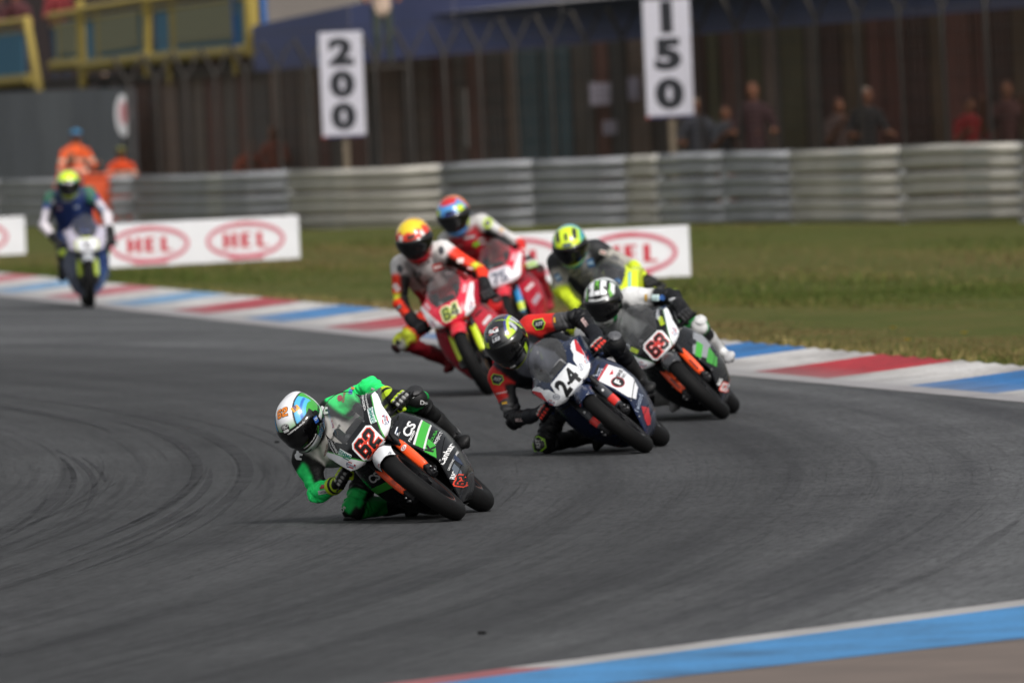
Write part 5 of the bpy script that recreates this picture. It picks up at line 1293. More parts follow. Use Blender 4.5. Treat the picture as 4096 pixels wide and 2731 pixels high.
def h75(az, el, V):
    y, x, z = np.abs(V[:, 1]), V[:, 0], V[:, 2]; a = np.abs(az)
    C = colarr('#4f97d8', len(az)); C = Wc((el > 52) & (y < .06) & (x > -.05), '#c92a30', C); C = Wc((az > 28) & (az < 62) & (el > 21) & (el < 42), '#c3dc2a', C); C = Wc((az < -40) & (el > 10) & (el < 40), '#c3dc2a', C); C = Wc((a > 80) & (z > .0), '#d8702c', C)
    C = Wc((az > -20) & (az < 20) & (el > 21) & (el < 32), '#2a3f88', C); C = Wc((a < 86) & (el > -31) & (el <= 21), '#0b0b0c', C); C = Wc((el < -20) & (az > 45) & (az < 75), '#b6cc2c', C); C = Wc((a > 100) & (z <= 0), '#8a8a5a', C); return C
def d75(root, body, bv, J):
    sponsors(bv, body, ((-.20, 1.06, .10, .03, -8), (-.30, 1.02, .06, .04, 0), (-.12, 1.0, .05, .05, -10), (.06, 1.0, .05, .03, -40), (-.25, .94, .10, .03, 0), (.14, .90, .04, .03, -50)), (('#7d6a70', '#c8b8b8'), ('#5a1018', '#c05a5a'), ('#c8c4c4', '#6a2a30')))
    bdecal('badge', glyph_poly(disc(.04, .045)), bv, body, '#a8bf3c', -.02, 1.12, 1, 0, 1, .003); bdecal('badge', glyph_poly(disc(.02, .025)), bv, body, '#26282c', -.02, 1.12, 1, 0, 1, .0036); bdecal('patch', glyph_poly(disc(.03, .02)), bv, body, '#86c23a', -.17, .99, 1, 20, 1, .003); bdecal('patch', glyph_poly([rect(.03, .03)]), bv, body, '#d8a85a', .075, 1.03, 1, 0, 1, .003)
spawn(C75, BK75, 'red racing motorcycle with blue fork guards half hidden behind number 64', dec75, J75, S75, 'rider in white and red leathers with a multicoloured blue and red helmet',
      (10, 14, 20), h75, None, dict(palm='#3a3a3c', cuff='#c9c9c9', finger='#8fbf3a', tip='#2a2a2a', knuckle='#d8d8d8', plate='#c9c9c9', thumb='#c9302c'), dict(base='#7a1420', sole='#222', toe='#8a1a26') if False else dict(base='#7a1420', sole='#222222', toe='#8a1a26'), .012, '#3a1418', d75, None, 1.13)

# --- yellow and blue machine
def decye(root, B):
    for f in (lambda p: p, mirror):
        fpoly('corner_panel', f([(.165, .80), (.205, .797), (.206, .775), (.190, .70), (.167, .622), (.12, .60), (.13, .66)]), B['cowl_bvh'], B['cowl'], '#d9ec2c', .0014); fpoly('corner_flash', f([(.15, .80), (.165, .80), (.13, .66), (.12, .60), (.10, .59)]), B['cowl_bvh'], B['cowl'], '#2aa4d8', .0018)
    fpoly('number_plate', [(-.09, .60), (.09, .60), (.10, .70), (-.10, .70)], B['cowl_bvh'], B['cowl'], '#c8c8d0', .0020)
BKye = dict(cowl=paint('#cfe02e'), side=paint('#d4e42c'), fender=paint('#2a78b8'), guard=mat('guard_cyan', '#2aa4d8', .4), tape='#4a4a4c', tank=paint('#2a78b8'), side_r=paint('#2a6cb0'))
CYE = ((1.0, 96.542, 0), 22, 8)
Jye = dict(head=(-.46, -.202, 1.177), shR=(-.70, -.373, 1.108), elR=(-.60, -.42, .905), wrR=(-.385, -.335, .72), gripR=(-.295, -.265, .643), shL=(-.70, -.07, 1.07), elL=(-.60, .14, .84), wrL=(-.385, .2, .73), gripL=(-.295, .245, .65),
 kneeR=(-.66, -.46, .62), ankR=(-1.0, -.28, .39), toeR=(-.86, -.29, .33), kneeL=(-.70, .22, .60), ankL=(-1.02, .19, .39), toeL=(-.88, .2, .31), hipR=(-1.02, -.25, .75), hipL=(-1.03, -.02, .78))
S_ye = dict(base='#17181b', chest='#8c8a88', yoke='#5c5b5c', side='#3a3a3e', collar='#1f5c8c', cap='#2a2b2e', arm=lambda t, o, P: Wc(t > .35, '#a8a49c', '#1d1e20'), fore='#ccdf2c', elbow='#c4d82c', hump='#5c5b5c', thigh='#1b1c1f', knee='#ccdf2c', shin='#2a6cb0')
def hye(az, el, V):
    y, x, z = np.abs(V[:, 1]), V[:, 0], V[:, 2]; a = np.abs(az)
    C = colarr('#d8f02c', len(az)); C = Wc((y > .045) & (y < .075) & (el > 36) & (x > .0), '#10181c', C); C = Wc((y < .012) & (el > 42) & (el < 64), '#10181c', C); C = Wc((y > .085) & (z > .02), '#86c860', C); C = Wc((y > .098) & (y < .115) & (z > .05), '#2a9ab8', C); C = Wc((x < -.02) & (z > .08), '#4fb4b8', C)
    C = Wc((a < 86) & (el > -31) & (el <= 21), '#0b0b0c', C); C = Wc((el < -33) & (a < 90), '#2a9a9c', C); return C
def hdye(hd): hd('badge', glyph_poly(disc(.036, .014)), '#5a6a68', 0, 28, 1, 0, 1, .004)
def dye(root, body, bv, J):
    sponsors(bv, body, ((-.22, 1.06, .10, .03, -8), (-.28, .99, .05, .05, 0), (-.14, 1.0, .05, .06, -10), (-.02, 1.03, .05, .03, -40), (.05, .96, .06, .03, -45), (-.22, .92, .12, .03, 0), (-.40, 1.0, .04, .06, 8)), (('#3a3a3e', '#8a8884'), ('#b8b2a8', '#5a5a5c'), ('#1f5c8c', '#9ab0c0'), ('#d0ccc4', '#a0403c')))
spawn(CYE, BKye, 'yellow and blue racing motorcycle mostly hidden behind number 63', decye, Jye, S_ye, 'rider in grey and fluorescent yellow leathers with a yellow helmet, behind number 63',
      (8, 10, 26), hye, hdye, dict(GLB, cuff='#c4d82c'), dict(base='#1c1c1e', sole='#101010', toe='#242426'), .012, '#141414', dye, None, 1.06)

# --- far rider at left
def decfa(root, B):
    fpoly('number_plate', [(-.09, .605), (-.05, .582), (.05, .582), (.09, .605), (.11, .67), (.085, .722), (-.085, .722), (-.11, .67)], B['cowl_bvh'], B['cowl'], '#dfe0e6', .0016)
    fdecal('number', glyph_poly(number('16')), B['cowl_bvh'], B['cowl'], '#23252c', .0, .66, .075, 0, 1, .0026)
    for f in (lambda p: p, mirror): fpoly('corner_flash', f([(.09, .59), (.105, .60), (.125, .67), (.10, .72), (.088, .72), (.112, .67)]), B['cowl_bvh'], B['cowl'], '#cfe03a', .0020)
    box(B, 'cowl', .11, .012, 0, .730, 0, '#cfe03a')
BKfa = dict(cowl=paint('#b4aebe'), side=paint('#33477c'), side_r=paint('#6d7487'), fender=paint('#1a1b1e'), fender_tip=paint('#a8abb0'), guard=mat('guard_olive', '#9cb02a', .45), tape='#9cb02a', tank=paint('#33477c'))
CFA = ((-4.379, 136.998, 0), 1, -4)
Jfa = dict(head=(-.46, -.137, 1.299), shR=(-.70, -.323, 1.15), elR=(-.58, -.414, .874), wrR=(-.385, -.315, .73), gripR=(-.295, -.255, .648), shL=(-.70, .08, 1.185), elL=(-.58, .246, .94), wrL=(-.385, .268, .76), gripL=(-.295, .258, .655),
 kneeR=(-.66, -.22, .56), ankR=(-1.0, -.23, .37), toeR=(-.86, -.25, .31), kneeL=(-.66, .2, .57), ankL=(-1.0, .2, .37), toeL=(-.86, .22, .31), hipR=(-1.02, -.17, .78), hipL=(-1.02, .06, .79))
S_fa = dict(base='#22305e', chest='#2f4076', yoke='#26345c', side='#2b3a6c', collar='#7a8a2c', cap='#3f6a58', arm=lambda t, o, P: Wc(o[:, 1] * (1 if P[:, 1].mean() < 0 else -1) > .35, '#101012', Wc(t > .45, '#c8c2cc', '#2b3f7a')), fore='#d9d2d8', elbow='#d9d2d8', thigh='#33477c', knee='#a8bf2c', shin='#5a6076')
def hfa(az, el, V):
    a = np.abs(az); C = colarr('#d2ee2c', len(az)); C = Wc((el > 21) & (el < 30) & (a < 26), '#a8a4b0', C); C = Wc((el > 20) & (el < 34) & (a >= 26) & (a < 60), '#5a8a6a', C); C = Wc((a < 90) & (el > -31) & (el <= 21), '#0c0d10', C); C = Wc((el < -31) & (a < 90), '#9cae22', C); return C
def dfa(root, body, bv, J):
    sponsors(bv, body, ((-.16, 1.12, .12, .03, 0), (-.06, 1.05, .06, .05, 0), (-.24, 1.05, .05, .05, 0), (.10, 1.12, .05, .06, -30), (-.30, 1.12, .05, .06, 20), (.20, 1.02, .05, .05, -30)), (('#5f6472', '#a8a8b0'), ('#3a5a8a', '#c0c0c8'), ('#8a3a4a', '#b0b0b8'), ('#3f8a58', '#22305e')))
spawn(CFA, BKfa, 'white and blue racing motorcycle alone at far left, upright on its wheels', decfa, Jfa, S_fa, 'rider in blue and white leathers with a fluorescent yellow helmet, far behind at left',
      (0, 2, 18), hfa, None, GLB, dict(base='#2a2c34', sole='#151515', toe='#2a2c34'), .014, '#303030', dfa)
# ------------------------------------------------------------------ guard rail
BL = [(-22.0, 273.0), (-8.32, 215.7), (-2.43, 190.9), (1.86, 183.6), (6.6, 167.5), (14.0, 142.0)]
def bly(x): return float(np.interp(x, [p[0] for p in BL], [p[1] for p in BL]))
def btop(x): return float(np.interp(x, [-22, -8.3, -5.2, -2.4, 2.3, 6.6, 14], [.70, .79, .84, .91, .99, 1.06, 1.15]))
ZINC = mat('galvanised_rail', '#a3a4a8', .55, metal=0., vary=.22, vscale=1.2)
CREAM = mat('cream_rail', '#c6c1b8', .55, vary=.18, vscale=1.2)
gr = tag(empty('guard_rail', (0, bly(0), 0)), 'long grey and cream steel guard rail of three corrugated beams behind the grass', 'barrier')
gb = Vector((0, bly(0), 0))
PROF = [(0, -.02), (.02, -.02), (.048, .08), (.092, .085), (.125, -.02), (.185, -.02), (.218, .085), (.262, .08), (.29, -.02), (.31, -.02)]
knots = [-22, -17, -12.5, -8.3, -5.8, -3.2, -.9, .4, 1.7, 2.15, 3.0, 3.85, 5.2, 6.6, 9, 11.5, 14]
creams = {5, 8, 11, 12, 13, 14, 15}
for i in range(len(knots) - 1):
    x0, x1 = knots[i], knots[i + 1]
    for k in range(3):
        G = np.zeros((4, len(PROF), 3))
        for a in range(4):
            x = x0 + (x1 - x0) * a / 3; y = bly(x); zt = btop(x); wob = .012 * math.sin(x * 2.1 + k)
            for j, (z, o) in enumerate(PROF): G[a, j] = (x - gb.x - o * .25, y - gb.y - o, zt - 1.0 + k * .338 + z + wob)
        solid(MB().grid(G).build('rail', CREAM if i in creams else ZINC, gr, auto=50), .004)
    mb = MB(); x = x0; mb.box((x - gb.x, bly(x) - gb.y + .09, btop(x) / 2 - .1), (.12, .09, btop(x) + .16)); mb.build('post', ZINC, gr)
for x in (-12.5, -4.4, -2.45, 2.3, 4.6, 6.1, 7.7):   # overlapped joints, a hand's breadth proud
    for k in range(3):
        G = np.zeros((2, len(PROF), 3))
        for a in range(2):
            xx = x - .13 + .26 * a
            for j, (z, o) in enumerate(PROF): G[a, j] = (xx - gb.x - o * .25, bly(xx) - gb.y - o * 1.15 - .012, btop(xx) - 1.0 + k * .338 + z * .98)
        MB().grid(G).build('splice', mat('splice_plate', '#b4b4b0', .5, vary=.15), gr, auto=50)

# ------------------------------------------------------------------ advertising boards
WHITEB = mat('board_white', '#dfdfe4', .5, vary=.06, vscale=2)
HEL = [[(-1.45,0),(-1.12,0),(-1.12,.42),(-.88,.42),(-.88,0),(-.55,0),(-.55,1),(-.88,1),(-.88,.58),(-1.12,.58),(-1.12,1),(-1.45,1)],[(-.3,0),(.36,0),(.36,.14),(.05,.14),(.05,.43),(.3,.43),(.3,.57),(.05,.57),(.05,.86),(.36,.86),(.36,1),(-.3,1)],[(.72,0),(1.45,0),(1.45,.14),(1.07,.14),(1.07,1),(.72,1)]]
def hel_board(p0, p1, hgt, label, logos):
    p0, p1 = Vector(p0), Vector(p1); d = p1 - p0; L = d.length; ang = math.atan2(d.y, d.x)
    e = tag(empty('advertising_board', ((p0.x + p1.x) / 2, (p0.y + p1.y) / 2, 0), ang), label, 'board', 'white advertising boards on the grass')
    tl = Matrix.Rotation(RAD(-4), 3, 'X')
    b = MB().box((0, .02, hgt / 2 + .01), (L, .05, hgt), bev=.008).build('panel', WHITEB, e)
    MB().tube([(-L * .35, .05, .35), (-L * .35, .40, .0)], .015, 6).tube([(L * .35, .05, .35), (L * .35, .40, .0)], .015, 6).build('strut', ZINC, e)
    for cx in logos:
        def flat(nm, gl, c, z, y, sc=1., sx=1.):
            V, F = gl; me = mkmesh(nm, [(cx + a * sc * sx, y, z + b_ * sc) for a, b_ in V], F, False); return obj(nm, me, vinyl(c), b)
        flat('logo_ring', glyph_poly(ring(.545, .23, .05, 64)), '#c7697a', hgt / 2 + .01, -.009)
        flat('logo_ring', glyph_poly(ring(.47, .18, .008, 64)), '#d9a0aa', hgt / 2 + .01, -.010)
        flat('lettering', glyph_poly(HEL), '#c02a3e', hgt / 2 - .085, -.0115, .19, 1.12)
        flat('logo_arc', glyph_poly([[(-.16, .20), (-.05, .23), (.08, .225), (.08, .20), (-.05, .205), (-.14, .178)]]), '#c02a3e', hgt / 2 + .01, -.012)
        flat('logo_arc', glyph_poly([[(-.20, -.235), (.20, -.235), (.26, -.21), (.0, -.19), (-.26, -.21)]]), '#c8566a', hgt / 2 + .01, -.012)
    return e
hel_board((-5.02, 163.0), (-2.60, 164.2), .545, 'white board with two red oval HEL logos left of the riders', (-.72, .60))
hel_board((-.62, 138.4), (1.93, 139.4), .545, 'white board with red oval HEL logos behind the yellow-helmeted rider', (-.62, .68))
hel_board((-9.1, 178.2), (-6.57, 179.1), .525, 'white board cut off by the left edge of the photo', (-.6, .55))

# ------------------------------------------------------------------ distance boards
def marker(x, y, zb, zt, wd, txt, zc, dh, label):
    e = tag(empty('distance_board', (x, y, 0)), label, 'sign', 'braking distance boards')
    hb = zt - zb
    p = MB().box((0, 0, (zb + zt) / 2), (wd, .03, hb), bev=.006).build('panel', mat('marker_white', '#bfbdc8', .5, vary=.05), e)
    MB().box((-wd * .5 + .02, .0, zb - .012), (.05, .034, .03)).build('corner', vinyl('#a04a4a'), p); MB().box((.02, 0, zb - .012), (wd - .06, .032, .024)).build('edge', vinyl('#3a3560'), p)
    MB().box((.02, .045, zb / 2), (.10, .06, zb)).build('post', mat('weathered_wood', '#6d6152', .85, vary=.2, vscale=6), e)
    for c, z in zip(txt, zc):
        V, F = glyph_text(c, 1, .065); ys_ = [v[1] for v in V]; xs_ = [v[0] for v in V]; s = dh / (max(ys_) - min(ys_)); my = (max(ys_) + min(ys_)) / 2; mx = (max(xs_) + min(xs_)) / 2
        me = mkmesh('numeral', [((a - mx) * s * 1.32, -.0165, z + (b - my) * s) for a, b in V], F, False); obj('numeral', me, vinyl('#1a1c24'), p)
    return e
marker(-2.34, 194.0, 1.36, 2.89, .64, '200', (2.60, 2.12, 1.645), .42, 'tall white distance board reading 200, the one further left, on a post')
marker(2.37, 184.9, 1.49, 3.13, .665, '150', (2.88, 2.355, 1.80), .46, 'tall white distance board reading 150, the one further right, above the guard rail')

# ------------------------------------------------------------------ catch fence
fe = tag(empty('catch_fence', (0, bly(0) + 6, 0)), 'tall wire catch fence with many grey posts behind the guard rail', 'fence')
FM = mat('fence_steel', '#413d3a', .85)
x = -6.0; FX = []
while x < 11: FX.append(x); x += .52
for x in FX:
    y = bly(x) + 6 - (bly(0) + 6); zt = 2.55 + .05 * x
    MB().tube([(x, y, -.2), (x - .03, y, zt), (x - .22, y - .1, zt + .42)], .034, 6).tube([(x, y, zt), (x + .20, y, zt + .40)], .02, 5).build('post', FM, fe)
for z in np.arange(.3, 3.0, .3):
    MB().tube([(x, bly(x) - bly(0) - .03, z + .02 * x) for x in FX], .006, 4).build('wire', FM, fe)

# woven wire between the posts, too fine to count
wm = MB(); xs = np.arange(-6.0, 11.0, .075)
for x in xs:
    y = bly(x) - bly(0) - .02; zt = 2.55 + .05 * x; wm.add([(x - .004, y, -.2), (x + .004, y, -.2), (x + .004, y, zt), (x - .004, y, zt)], [(0, 1, 2, 3)])
for z in np.arange(.0, 2.6, .075):
    wm.add([(x, bly(x) - bly(0) - .022, z + .02 * x + d) for x in FX for d in (-.004, .004)], [(2 * i, 2 * i + 2, 2 * i + 3, 2 * i + 1) for i in range(len(FX) - 1)])
stuff(wm.build('wire_mesh', mat('rusty_wire', '#594a42', .9), fe))
# ------------------------------------------------------------------ buildings beyond
def wy(x, off): return bly(x) + off
bd = tag(empty('spectator_stand', (0, wy(0, 14), 0)), 'dark covered spectator stand with a blue fascia behind the fence', 'building')
yb = wy(0, 14)
x = -6.45; k = 0
tones = ['#6a4a42', '#463f3c', '#5a5652', '#7c6a60', '#5c3a34', '#4a4a4a', '#6c625a']
while x < 13:
    wd = .27 + .07 * math.sin(k * 2.3); x1 = x + wd; m = tones[(k * 5 + 2) % 7]
    if 0.2 < x < .95: m = '#46606a'
    if x > 4.6: m = ['#6a3c34', '#4c322e', '#6a5440', '#7a4a42'][k % 4]
    if 2.6 < x <= 4.6 and k % 2: m = '#5e5a40'
    y0, y1 = wy(x, 14) - yb, wy(x1 - .03, 14) - yb
    zt = 2.9 + .034 * (x + 3.8)
    mb = MB(); mb.add([(x, y0, -.6), (x1 - .03, y1, -.6), (x1 - .03, y1, zt), (x, y0, zt), (x, y0 + .08, -.6), (x1 - .03, y1 + .08, -.6), (x1 - .03, y1 + .08, zt), (x, y0 + .08, zt)], [(0, 1, 2, 3), (4, 7, 6, 5), (0, 3, 7, 4), (1, 5, 6, 2), (3, 2, 6, 7)])
    mb.build('wall_panel', mat('stand_panel_' + m, m, .8, vary=.25, vscale=1.5), bd); x = x1; k += 1
mb = MB()
bx_ = [(x, wy(x, 14.3) - yb) for x in (-6.4, -2.4, 1.9, 6.6, 13)]
mb.add([(x, y, z) for z in (-.6, 2.85) for x, y in bx_], [(i, i + 1, i + 6, i + 5) for i in range(4)])
solid(mb.build('backing_sheet', mat('backing_dark', '#2a2422', .9), bd), .02)
# notices on the wall
for (xa, z, wd, hh, c) in ((1.52, 1.80, .40, .34, '#77727e'), (2.02, 1.86, .22, .34, '#6e6a78'), (1.62, 1.28, .22, .22, '#6a6672'), (-.55, 1.5, .05, .9, '#5a5a58')):
    mb = MB().box((xa, wy(xa, 14) - yb - .20, z), (wd, .02, hh)); mb.build('notice', mat('notice_' + c, c, .7), bd)
# fascia panels
x = -3.85; BLUE = mat('fascia_blue', '#555d88', .6, vary=.12, vscale=.8)
while x < 13:
    x1 = x + 1.6
    def zb_(x): return 2.36 + .0385 * (x + 3.8)
    H0, H1 = .72 + .105 * (x + 3.8), .72 + .105 * (x1 + 3.8)
    y0, y1 = wy(x, 9.0) - yb, wy(x1 - .01, 9.0) - yb
    mb = MB(); mb.add([(x, y0, zb_(x)), (x1 - .01, y1, zb_(x1)), (x1 - .01, y1, zb_(x1) + H1), (x, y0, zb_(x) + H0), (x, y0 + .3, zb_(x)), (x1 - .01, y1 + .3, zb_(x1)), (x1 - .01, y1 + .3, zb_(x1) + H1), (x, y0 + .3, zb_(x) + H0)], [(0, 1, 2, 3), (4, 7, 6, 5), (0, 3, 7, 4), (1, 5, 6, 2), (3, 2, 6, 7), (0, 4, 5, 1)])
    mb.build('fascia_panel', BLUE, bd); x = x1
mb = MB(); mb.add([(-3.9, wy(-3.9, 9.2) - yb, 3.0), (13, wy(13, 9.2) - yb, 3.6), (13, wy(13, 14.4) - yb, 3.72), (-3.9, wy(-3.9, 14.4) - yb, 3.12)], [(0, 1, 2, 3)]); mb.build('roof', mat('roof_grey', '#6f6c6c', .8, vary=.1), bd)
# grey sheet wall at left
gw = tag(empty('sheet_wall', (-9, wy(-9, 12), 0)), 'grey corrugated sheet wall behind the orange marshals', 'wall')
yb2 = wy(-9, 12); x = -16.0; k = 0
while x < -6.5:
    x1 = x + .62; G = np.zeros((13, 2, 3))
    for i in range(13):
        xx = x + (x1 - x) * i / 12; o = .025 * (1 if (i // 3) % 2 else -1)
        for j, z in enumerate((-.6, 2.18)): G[i, j] = (xx + 9, wy(xx, 12) - yb2 + o, z)
    solid(MB().grid(G).build('sheet', mat('sheet_grey%d' % (k % 3), ['#73767d', '#7b7e84', '#6e7178'][k % 3], .6, vary=.12, vscale=1), gw), .01); x = x1; k += 1
# oval sign
e = tag(empty('round_sign', (-6.30, wy(-6.3, 11.3), 0)), 'white oval sign with red print at the end of the grey wall', 'sign')
gl = glyph_poly(disc(.13, .35)); MB().tube([(0, .03, -.4), (0, .03, 1.5)], .03, 8).build('post', FM, e)
mb = MB(); n_ = 36
pts = [(.13 * math.cos(2 * PI * i / n_), .35 * math.sin(2 * PI * i / n_)) for i in range(n_)]
mb.add([(a, -.01, 1.72 + b) for a, b in pts] + [(a, .02, 1.72 + b) for a, b in pts], [tuple(range(n_)), tuple(range(2 * n_ - 1, n_ - 1, -1))] + [(i, i + n_, (i + 1) % n_ + n_, (i + 1) % n_) for i in range(n_)]); pn = mb.build('panel', WHITEB, e)
V, F = glyph_poly(disc(.065, .20)); obj('print', mkmesh('print', [(a, -.013, 1.76 + b) for a, b in V], F, False), vinyl('#c88a90'), pn)

# yellow railed platform
YL = mat('yellow_steel', '#a08c42', .55, vary=.12, vscale=2); OLV = mat('olive_infill', '#85846a', .7, vary=.1); TEAL = mat('teal_frame', '#3d7391', .6); DK = mat('dark_void', '#1c1a1a', .9)
pf = tag(empty('viewing_platform', (-6, wy(-6, 13), 0)), 'raised platform with yellow railings and olive panels at top left', 'platform')
px_, py_ = -6, wy(-6, 13)
def L3(x, z, o=13.): return (x - px_, wy(x, o) - py_, z)
def yrail(x0, x1, zb0, zb1, zt0, zt1, o=13.):
    for (z0, z1, r) in ((zb0, zb1, .105), (zt0, zt1, .07), (zt0 - .17, zt1 - .17, .03)):
        MB().tube([L3(x0, z0, o), L3(x1, z1, o)], r, 8).build('rail', YL, pf)
    def quad(xa, xb, fa, fb, dy, nm, m):
        def zz(x, f): t = (x - x0) / (x1 - x0); b = zb0 + (zb1 - zb0) * t; tt = zt0 + (zt1 - zt0) * t; return b + (tt - b) * f
        V = [L3(xa, zz(xa, fa), o + dy), L3(xb, zz(xb, fa), o + dy), L3(xb, zz(xb, fb), o + dy), L3(xa, zz(xa, fb), o + dy)]
        return solid(MB().add(V, [(0, 1, 2, 3)]).build(nm, m, pf), .03)
    w_ = x1 - x0
    quad(x0 + .06 * w_, x1 - .06 * w_, .10, .88, .06, 'frame_panel', TEAL); quad(x0 + .28 * w_, x1 - .14 * w_, .20, .80, .0, 'infill_panel', OLV); quad(x0 + .20 * w_, x0 + .26 * w_, .06, .9, .02, 'mullion', YL)
def ypost(x, z0, z1, lean=0., r=.07, o=12.9): MB().tube([L3(x + lean, z0, o), L3(x, z1, o)], r, 8).build('post', YL, pf)
yrail(-9.9, -8.15, 2.3, 2.38, 3.30, 3.40); yrail(-7.72, -7.12, 2.6, 2.62, 3.45, 3.5, 14); yrail(-7.10, -5.80, 2.56, 2.66, 3.52, 3.62); yrail(-5.80, -3.95, 2.64, 2.70, 3.60, 3.72)
ypost(-8.18, 2.1, 3.45, .22); ypost(-7.10, 2.2, 3.7); ypost(-5.80, 2.35, 4.0, -.06); ypost(-3.95, 2.6, 4.2, 0, .12); ypost(-5.45, 2.2, 2.6, 0, .04); ypost(-4.25, 2.3, 2.6, 0, .05)
MB().tube([L3(-3.72, 2.7), L3(-3.74, 4.2)], .05, 8).build('post', mat('blue_steel', '#2f5f9c', .6), pf)
MB().tube([L3(-4.22, 2.75, 12.95), L3(-4.24, 3.7, 12.95)], .05, 8).build('post', mat('blue_steel', '#2f5f9c', .6), pf)
mb = MB(); mb.add([L3(-10, 2.28, 13.2), L3(-3.9, 2.5, 13.2), L3(-3.9, 2.5, 24), L3(-10, 2.28, 24), L3(-10, 2.1, 13.2), L3(-3.9, 2.36, 13.2), L3(-3.9, 2.36, 24), L3(-10, 2.1, 24)], [(0, 1, 2, 3), (4, 7, 6, 5), (0, 4, 5, 1), (1, 5, 6, 2)]); mb.build('deck', mat('deck_dark', '#39332e', .9, vary=.2), pf)
tag(obj('back_wall', MB().box((-13, wy(-8, 34), 2.5), (18, .3, 7)).mesh('back_wall'), mat('back_wall_dark', '#241b1c', .9, vary=.25, vscale=.6)), 'dark reddish wall, shade put into its colour, behind the yellow railed platform', 'wall')  # wall colour darkened to give the shade that the open sky washes out
tag(obj('back_wall', MB().box((16, wy(3, 60), 2.5), (40.4, .3, 8)).mesh('back_wall'), mat('back_wall_grey', '#77706c', .9, vary=.15, vscale=.6)), 'pale grey wall showing above the blue fascia', 'wall')

# ------------------------------------------------------------------ marshals and spectators
def stander(loc, hgt, top, legs, hair, label, rz=0., bend=0., arms=.15, cat='person', group=None, cap=None, crouch=0.):
    r = tag(empty('person', loc, rz), label, cat, group); s = hgt / 1.75; S = Sdf(); z0 = -crouch
    hip = np.array([0, 0, .93 + z0]); 
    sh = hip + np.array([0, -math.sin(bend) * .48, math.cos(bend) * .48]); hd = sh + np.array([0, -math.sin(bend) * .2 - .03, math.cos(bend) * .24])
    for q in (-1, 1):
        k = np.array([q * .10, -.04 - crouch * .7, .50 + z0 * .55]); S.cone(hip + [q * .09, 0, 0], k, .085, .06, 'legs', .04); S.cone(k, (q * .11, .02, .08), .058, .045, 'legs', .03); S.cone((q * .11, .02, .05), (q * .12, -.15, .04), .045, .04, 'shoe', .02)
        sh_ = sh + [q * .19, 0, -.02]; el_ = sh_ + [q * .10, -arms * .6, -.26]; wr_ = el_ + [-q * .04, -.12 - arms, -.10 + arms * .9]
        S.cone(sh_, el_, .062, .05, 'top', .04); S.cone(el_, wr_, .048, .036, 'fore', .03); S.cone(wr_, wr_ + [0, -.05, .0], .035, .028, 'skin', .02); S.cone(wr_ + [0, -.05, 0], wr_ + [0, -.12, -.02], .028, .018, 'skin', .02)
    S.cone(hip, sh, .14, .15, 'top', .06); S.cone(sh + [-.14, 0, -.02], sh + [.14, 0, -.02], .075, .075, 'top', .06); S.cone(sh, hd, .06, .055, 'skin', .03)
    S.ell(hd, np.diag([.075, .092, .112]), 'skin', .02); S.cone(hd + [0, -.088, -.01], hd + [0, -.105, -.03], .014, .016, 'skin', .015); S.ell(hd + [0, .022, .035], np.diag([.083, .088, .095]), 'hair', .01)
    for q in (-1, 1): S.ell(hd + [q * .078, .01, -.01], np.diag([.012, .02, .03]), 'skin', .01)
    if cap: S.ell(hd + [0, -.02, .07], np.diag([.09, .13, .055]), 'cap', .01)
    V, Q = S.mesh(.024); who, T = S.tags(V); C = np.zeros((len(V), 3))
    cm = dict(top=top, legs=legs, skin='#80543e', hair=hair, shoe='#1a1a1a', cap=cap or hair, fore=top if group and 'marshal' in group else '#80543e')  # skin darkened: the dimness of the stand is put into the colour
    for i, p in enumerate(S.P):
        m = who == i
        if m.any(): C[m] = colarr(cm[p[5]], m.sum())
    if group and 'marshal' in group:
        band = (np.abs(V[:, 2] - hip[2] - .16) < .035) | (np.abs(V[:, 2] - hip[2] - .34) < .03); C[band & (C[:, 0] > .4)] = lin('#c9c8b4')
    me = fastmesh('body', V * s, Q); setcol(me, C); obj('body', me, mat('cloth', attr='Col', rough=.85, vary=.12, vscale=12), r); return r
ORJ = '#e2511f'; MG = 'marshals in orange behind the guard rail'
stander((-6.95, 212.6, -.25), 1.78, '#e8602c', '#d24a1c', '#3a6a94', 'marshal in orange overalls with a blue cap behind the guard rail', .3, .15, .2, 'marshal', MG, '#3f7ea8')
stander((-6.86, 211.2, -.30), 1.65, ORJ, '#d24a1c', '#7a4a3a', 'marshal in orange bending over just in front of the one with the blue cap', -.2, .75, .1, 'marshal', MG)
stander((-6.12, 209.6, -.25), 1.50, '#d6481c', '#c23f18', '#4a4a2c', 'marshal in orange crouching to the right of the other two, olive cap', .1, .25, .1, 'marshal', MG, '#6a6a34')
stander((-4.05, 209.0, -.35), 1.62, '#8a4028', '#3a3030', '#3a2c28', 'person in orange deep behind the fence, left one of two', .2, .1, .2, 'person', 'people behind the catch fence')
stander((-3.62, 208.6, -.2), 1.66, '#7a3a26', '#2c2c30', '#4a3c30', 'person in orange deep behind the fence, right one of two', -.3, .1, .25, 'person', 'people behind the catch fence')
mb = MB(); mb.box((0, 0, .42), (.50, .24, .78), bev=.05); mb.box((0, 0, .83), (.54, .28, .06), bev=.02); ob = tag(mb.build('orange_block', mat('plain_orange', '#d2522a', .6, vary=.08)), 'orange block of unknown kind standing in front of the guard rail behind the far rider', 'block'); ob.location = (-6.42, 206.9, .0)  # unidentified orange thing, built as a plain lidded block
SG = 'spectators behind the catch fence'
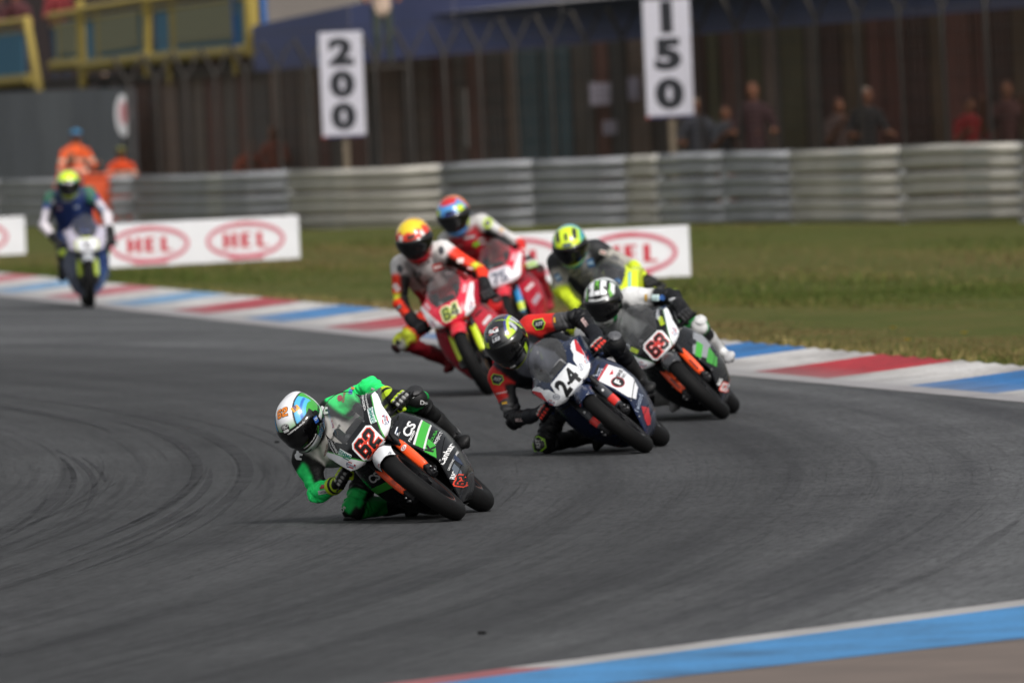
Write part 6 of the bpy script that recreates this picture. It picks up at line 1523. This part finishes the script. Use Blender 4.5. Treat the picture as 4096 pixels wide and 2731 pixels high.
for (x, o, hgt, top, legs, hair, lab, arms) in (  # clothes colours darkened as well, to stand for the dim stand
    (2.83, 8.6, 1.72, '#3a3c44', '#2a2a30', '#a89a86', 'fair-haired spectator in dark clothes just right of the 150 board', .1),
    (3.20, 8.0, 1.60, '#3c3f46', '#b0562c', '#5a4038', 'spectator in grey with arms raised beside the fair-haired one', .35),
    (3.62, 9.0, 1.92, '#3a2226', '#2a2024', '#6a4034', 'tall spectator in a dark maroon coat behind the fence', .1),
    (4.72, 8.2, 1.66, '#4a3a36', '#2a2a2c', '#5a3a30', 'shorter spectator with hands at the face next to the grey-haired one', .5),
    (5.08, 8.4, 1.80, '#1f2022', '#26262a', '#8a8078', 'grey-haired spectator in a black shirt with bare forearms', .1),
    (6.35, 8.0, 1.62, '#8a1c1e', '#2a2426', '#3a2a26', 'spectator in a red top at the right edge of the photo', .3),
    (6.85, 8.6, 1.82, '#4a2a28', '#2a2426', '#5a3a30', 'spectator with one arm raised at the right edge behind the fence', .6)):
    stander((x, wy(x, o + 2.6), -.05), hgt, top, legs, hair, lab, random.uniform(-.4, .4), .05, arms, 'spectator', SG)
PG = 'people on and under the yellow platform'
stander((-7.62, wy(-7.62, 15), 2.30), 1.78, '#6e2024', '#1d2a3c', '#3a2c2a', 'person in a red top and dark trousers standing in the platform gap', .5, .05, .1, 'spectator', PG)
stander((-8.9, wy(-8.9, 15), 2.25), 1.75, '#3a1f22', '#2a2226', '#2a2020', 'person in dark red leaning over the leftmost yellow rail', .2, .3, .2, 'spectator', PG)
stander((-8.45, wy(-8.45, 15.6), 2.25), 1.75, '#4a2226', '#2a2226', '#2a2020', 'person in dark red at the rail beside the leaning one', -.3, .2, .2, 'spectator', PG)
tw = tag(empty('scaffold_tower', (-1.74, wy(-1.74, 8), 0)), 'slim dark scaffold tower under the person in cream right of board 200', 'scaffold')
for sx in (-1, 1):
    for sy in (-1, 1): MB().tube([(sx * .30, sy * .30, -.1), (sx * .30, sy * .30, 2.32)], .022, 6).build('leg', FM, tw)
    MB().tube([(sx * .30, -.30, .4), (sx * .30, .30, 2.0)], .014, 5).build('brace', FM, tw)
MB().box((0, 0, 2.34), (.72, .72, .05)).build('deck', mat('deck_dark', '#39332e', .9, vary=.2), tw)
stander((-1.74, wy(-1.74, 8), 2.365), 1.62, '#c2aa98', '#3a423c', '#8a7a6a', 'person in a cream top and dark trousers standing on the scaffold tower', .1, .0, .02, 'spectator')
for i, (x, top, hair, lab) in enumerate(((-6.75, '#6d6d66', '#5a5a50', 'person in grey under the yellow platform, leftmost'), (-6.35, '#8a8448', '#4a4a40', 'person in olive yellow under the platform'), (-5.95, '#5f5d6c', '#6a6a78', 'person in lilac grey under the platform'), (-5.62, '#55525e', '#5a5864', 'person in dark lilac under the platform near the yellow post'), (-5.12, '#a8466e', '#a8466e', 'person in a pink hood under the right end of the platform'))):
    stander((x, wy(x, 15), .78), 1.65, top, '#2a2a2e', hair, lab, .2 * i, .1, .1, 'spectator', PG, hair if i == 4 else None)
